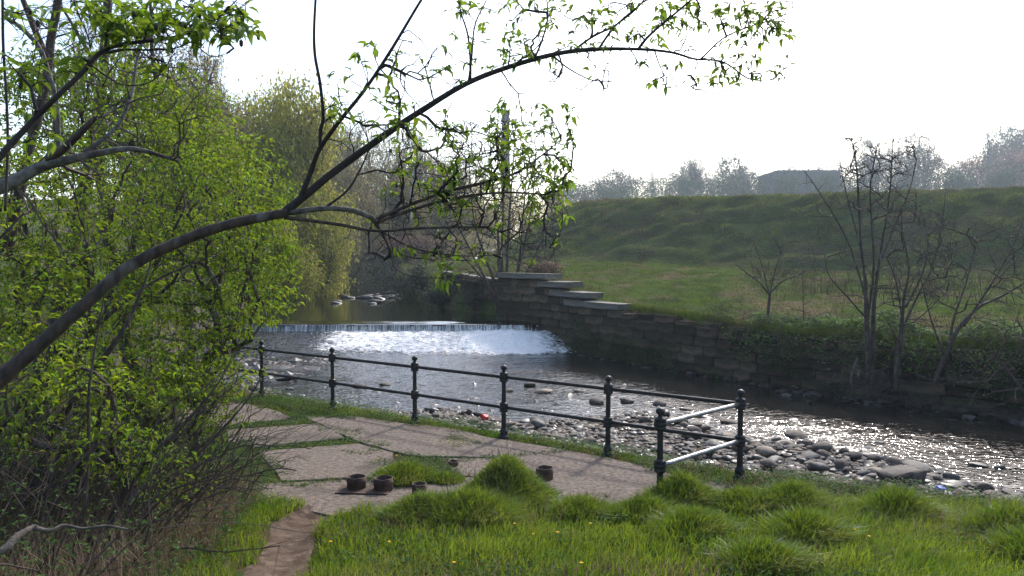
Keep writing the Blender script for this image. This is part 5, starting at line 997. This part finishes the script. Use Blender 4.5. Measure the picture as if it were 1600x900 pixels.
for a in [(905,286,112,'bare',62,'low brownish tree at the left end of the skyline'),(958,264,118,'bare',110,'wide pinkish brown bare tree near the left end of the skyline'),(1020,262,110,'conifer',22,'small dark conifer between two bare trees'),(1068,247,122,'bare',80,'bare tree with upright twigs right of the small conifer'),(1142,244,130,'green',95,'broad blue green tree with a spiky top'),(1180,266,116,'bare',70,'low grey tree left of the long building'),(1225,283,106,'green',90,'pale green bush in front of the building left end'),(1290,272,108,'green',70,'pale green bush in front of the building middle'),
 (1362,198,112,'slim',70,'slender pale birch rising highest behind the tall sapling'),(1440,205,116,'bare',92,'tall rounded grey tree right of the birch'),(1405,235,120,'bare',70,'grey tree between birch and rounded tree'),(1510,243,110,'blossom',90,'rosy blossoming tree right of the rounded grey tree'),(1585,236,108,'blossom',110,'rosy blossoming tree at the right edge'),(1500,270,98,'green',80,'low green bush below the left blossoming tree'),(1560,266,98,'green',80,'low green bush below the right blossoming tree'),(1544,203,135,'conifer',34,'dark conifer above the blossoming trees'),(1575,200,150,'green',90,'blue green tree on the hill behind the conifer'),(1620,190,155,'green',110,'blue green tree on the hill at the right edge'),(1670,196,150,'green',110,'hill tree just outside the right edge'),(1310,262,135,'bare',80,'thin line tree peeping over the building'),(1240,262,135,'bare',80,'thin tree peeping over the left part of the building')]: tree(a[0], a[1], a[2]*2.1, *a[3:], GR)
rs = np.random.RandomState(97)
for lab, px, py, D, rx, ry, n, ml, lf in [('red stemmed thicket on the bank beyond the low wall', 645, 384, 78, 52, 17, 420, 'f_red', .25), ('dark evergreen scrub at the far end of the pond', 570, 405, 125, 70, 14, 420, 'f_dark', .4), ('dark scrub along the pond left bank under the willows', 470, 418, 66, 60, 16, 420, 'f_dark', .3)]:
    pts = ePx(rs, px, py, D, rx, ry, 2.5, n); c = pts.mean(0); plant('thicket', lab, 'shrub', (c[0], c[1], float(pts[:, 2].min())-.2), pts, step=.6, r_tip=.012, r_base=.08, seed=950, leaf=lf, nleaf=10, spread=.7, ml=ml, tmpl=LEAF2, thick=.05, mt='twig_far')
# masses of wood and scrub that read as one behind the single trees
rs = np.random.RandomState(99)
def mass(name, n, pxs, tops, D0, D1, zb, m, L, pw=.8):
    px = rs.uniform(pxs[0], pxs[-1], n); D = rs.uniform(D0, D1, n); X = (px-800)/F*D; top = np.interp(px, pxs, tops)+16*fbm(px*.03, D*.1, 3)+8*fbm(px*.12, D*.2, 5); zt = CAMZ+(400-top)/F*D
    z = zb+(zt-zb)*rs.rand(n)**pw; k = fbm(X*.35, D*.35, z*.35, o=3) > -.22; X, D, z = X[k], D[k], z[k]; n = len(X); a = rs.uniform(0, 6.28, n); g = Geo()
    leaves(g, np.stack([X, D, z], 1), np.stack([np.cos(a), np.sin(a), rs.uniform(-.8, .8, n)], 1), up1, L*rs.uniform(.5, 1.3, n), L*.45*rs.uniform(.5, 1.2, n), LEAF2); return tag(obj(name, g.mesh(name, M[m])), kind='stuff')
mass('distant_wood', 52000, [180, 330, 420, 520, 620, 700, 770, 830, 880], [80, 135, 175, 205, 225, 255, 285, 310, 330], 124, 150, 0, 'f_olive', .55)
mass('distant_underwood', 60000, [300, 420, 530, 620, 700, 790, 840], [300, 320, 320, 325, 325, 310, 345], 100, 124, 0, 'f_olive', .45)
mass('bank_thicket', 30000, [690, 740, 800, 860, 905], [300, 296, 300, 308, 322], 100, 116, 0, 'f_bare', .38)
mass('bank_hedge', 14000, [640, 700, 790, 870], [368, 366, 362, 380], 86, 98, 1.2, 'f_bare', .3)
mass('pond_side_scrub', 16000, [340, 420, 500, 560, 612], [360, 370, 380, 388, 396], 66, 120, 0, 'f_dark', .3)
mass('distant_scrub', 70000, [870, 905, 960, 1010, 1060, 1100, 1142, 1190, 1240, 1320, 1365, 1410, 1440, 1480, 1510, 1550, 1600, 1700], [296, 289, 276, 284, 268, 280, 262, 274, 276, 258, 240, 244, 226, 262, 248, 228, 208, 200], 262, 296, 10, 'g_bare', .95, .35)
mass('distant_bushes', 34000, [880, 1000, 1130, 1200, 1300, 1430, 1500, 1700], [298, 290, 280, 273, 276, 276, 262, 256], 215, 240, 8, 'g_green', .8, .35)
# birch with white trunk
root = thing('birch_tree', 'white stemmed birch leaning in the brown wood', 'tree', tuple(P(643, 345, 82)), group=None)
for L in ([(643,345,82,3),(641,310,82,2.6),(645,275,82,2.2),(648,235,82,1.6)], [(645,285,82,2),(656,258,82,1.6),(663,232,82,1)]):
    sp_ = spline([[*P(a, b, c), d/2/F*c] for a, b, c, d in L], 14); g = Geo(); tube(g, sp_[:, :3]-np.array(root.location), sp_[:, 3], 6); obj('trunk', g.mesh('trunk', M['birch'] if 'birch' in M else M.setdefault('birch', mat('birch_bark', (.5, .48, .45), (.2, .18, .17), 3, bump=0)), True), root)
# chimney and far buildings
def prism(g, cx, cy, z0, z1, r0, r1, n=8, sh=0):
    an = np.arange(n)*2*math.pi/n+math.pi/n; V = np.concatenate([np.stack([cx+np.cos(an)*r, cy+np.sin(an)*r, np.full(n, z)], 1) for r, z in ((r0, z0), (r1, z1))]+[[[cx, cy, z1]]]); i = np.arange(n); j = (i+1) % n; g.add(V, Q=np.stack([i, j, j+n, i+n], 1), T=np.stack([i+n, j+n, np.full(n, 2*n)], 1))
p = P(790, 172, 190); root = thing('chimney', 'tall tapering old mill chimney rising behind the clump of stems', 'chimney', (p[0], p[1], 0)); zt = float(p[2])
g = Geo(); prism(g, 0, 0, -2, zt-1.2, 1.55, .95); obj('shaft', g.mesh('shaft', M['brick']), root); g = Geo(); prism(g, 0, 0, zt-2.6, zt-2.0, 1.15, 1.2); prism(g, 0, 0, zt-1.2, zt, 1.15, 1.1); obj('cap', g.mesh('cap', M['brick']), root)
for q in range(4): g = Geo(); prism(g, 0, 0, 6+q*7.5, 6.35+q*7.5, 1.50-.115*q, 1.50-.115*q); obj('iron_band', g.mesh('iron_band', M['roof']), root)
def house(label, pxa, pxb, ytop, ybot, D, depth, slope=0):
    a, b = P(pxa, ytop, D), P(pxb, ytop-slope, D*.97); w = float(b[0]-a[0]); zb = float(P(pxa, ybot, D)[2]); zt = float(a[2]); root = thing('building', label, 'building', (float(a[0])+w/2, D+depth/2, zb))
    def bx(nm, x0, x1, y0, y1, z0, z1, m):
        bm = bmesh.new(); bmesh.ops.create_cube(bm, size=1, matrix=__import__('mathutils').Matrix.LocRotScale(Vector(((x0+x1)/2, (y0+y1)/2, (z0+z1)/2)), None, Vector((x1-x0, y1-y0, z1-z0)))); return obj(nm, bm_mesh(bm, nm, M[m]), root)
    bx('wall', -w/2, w/2, -depth/2, depth/2, -6, zt-zb-.5, 'roof'); bx('roof', -w/2-.3, w/2+.3, -depth/2-.3, depth/2+.3, zt-zb-.5, zt-zb, 'roof'); n = max(1, int(w/3.2))
    return root
house('long flat roofed grey building among the trees beyond the embankment', 1215, 1330, 266, 292, 252, 20, 6); house('small pale flat roofed building behind the withered shrub left of the skyline trees', 856, 884, 298, 312, 300, 9)
# ================================================================== HAZE
bm = bmesh.new(); bmesh.ops.create_cube(bm, size=1); hz = bm_mesh(bm, 'haze', [])
hm = bpy.data.materials.new('haze'); hm.use_nodes = True; t = hm.node_tree; t.nodes.remove(t.nodes['Principled BSDF']); vn = t.nodes.new('ShaderNodeVolumePrincipled'); vn.inputs['Color'].default_value = (.74, .87, 1, 1); vn.inputs['Density'].default_value = .0005; vn.inputs['Anisotropy'].default_value = .4
t.links.new(vn.outputs[0], t.nodes['Material Output'].inputs['Volume']); hz.materials.append(hm)
tag(obj('haze', hz, None, (0, 1000, 22), (0, 0, 0), (3600, 3400, 62)), kind='stuff')
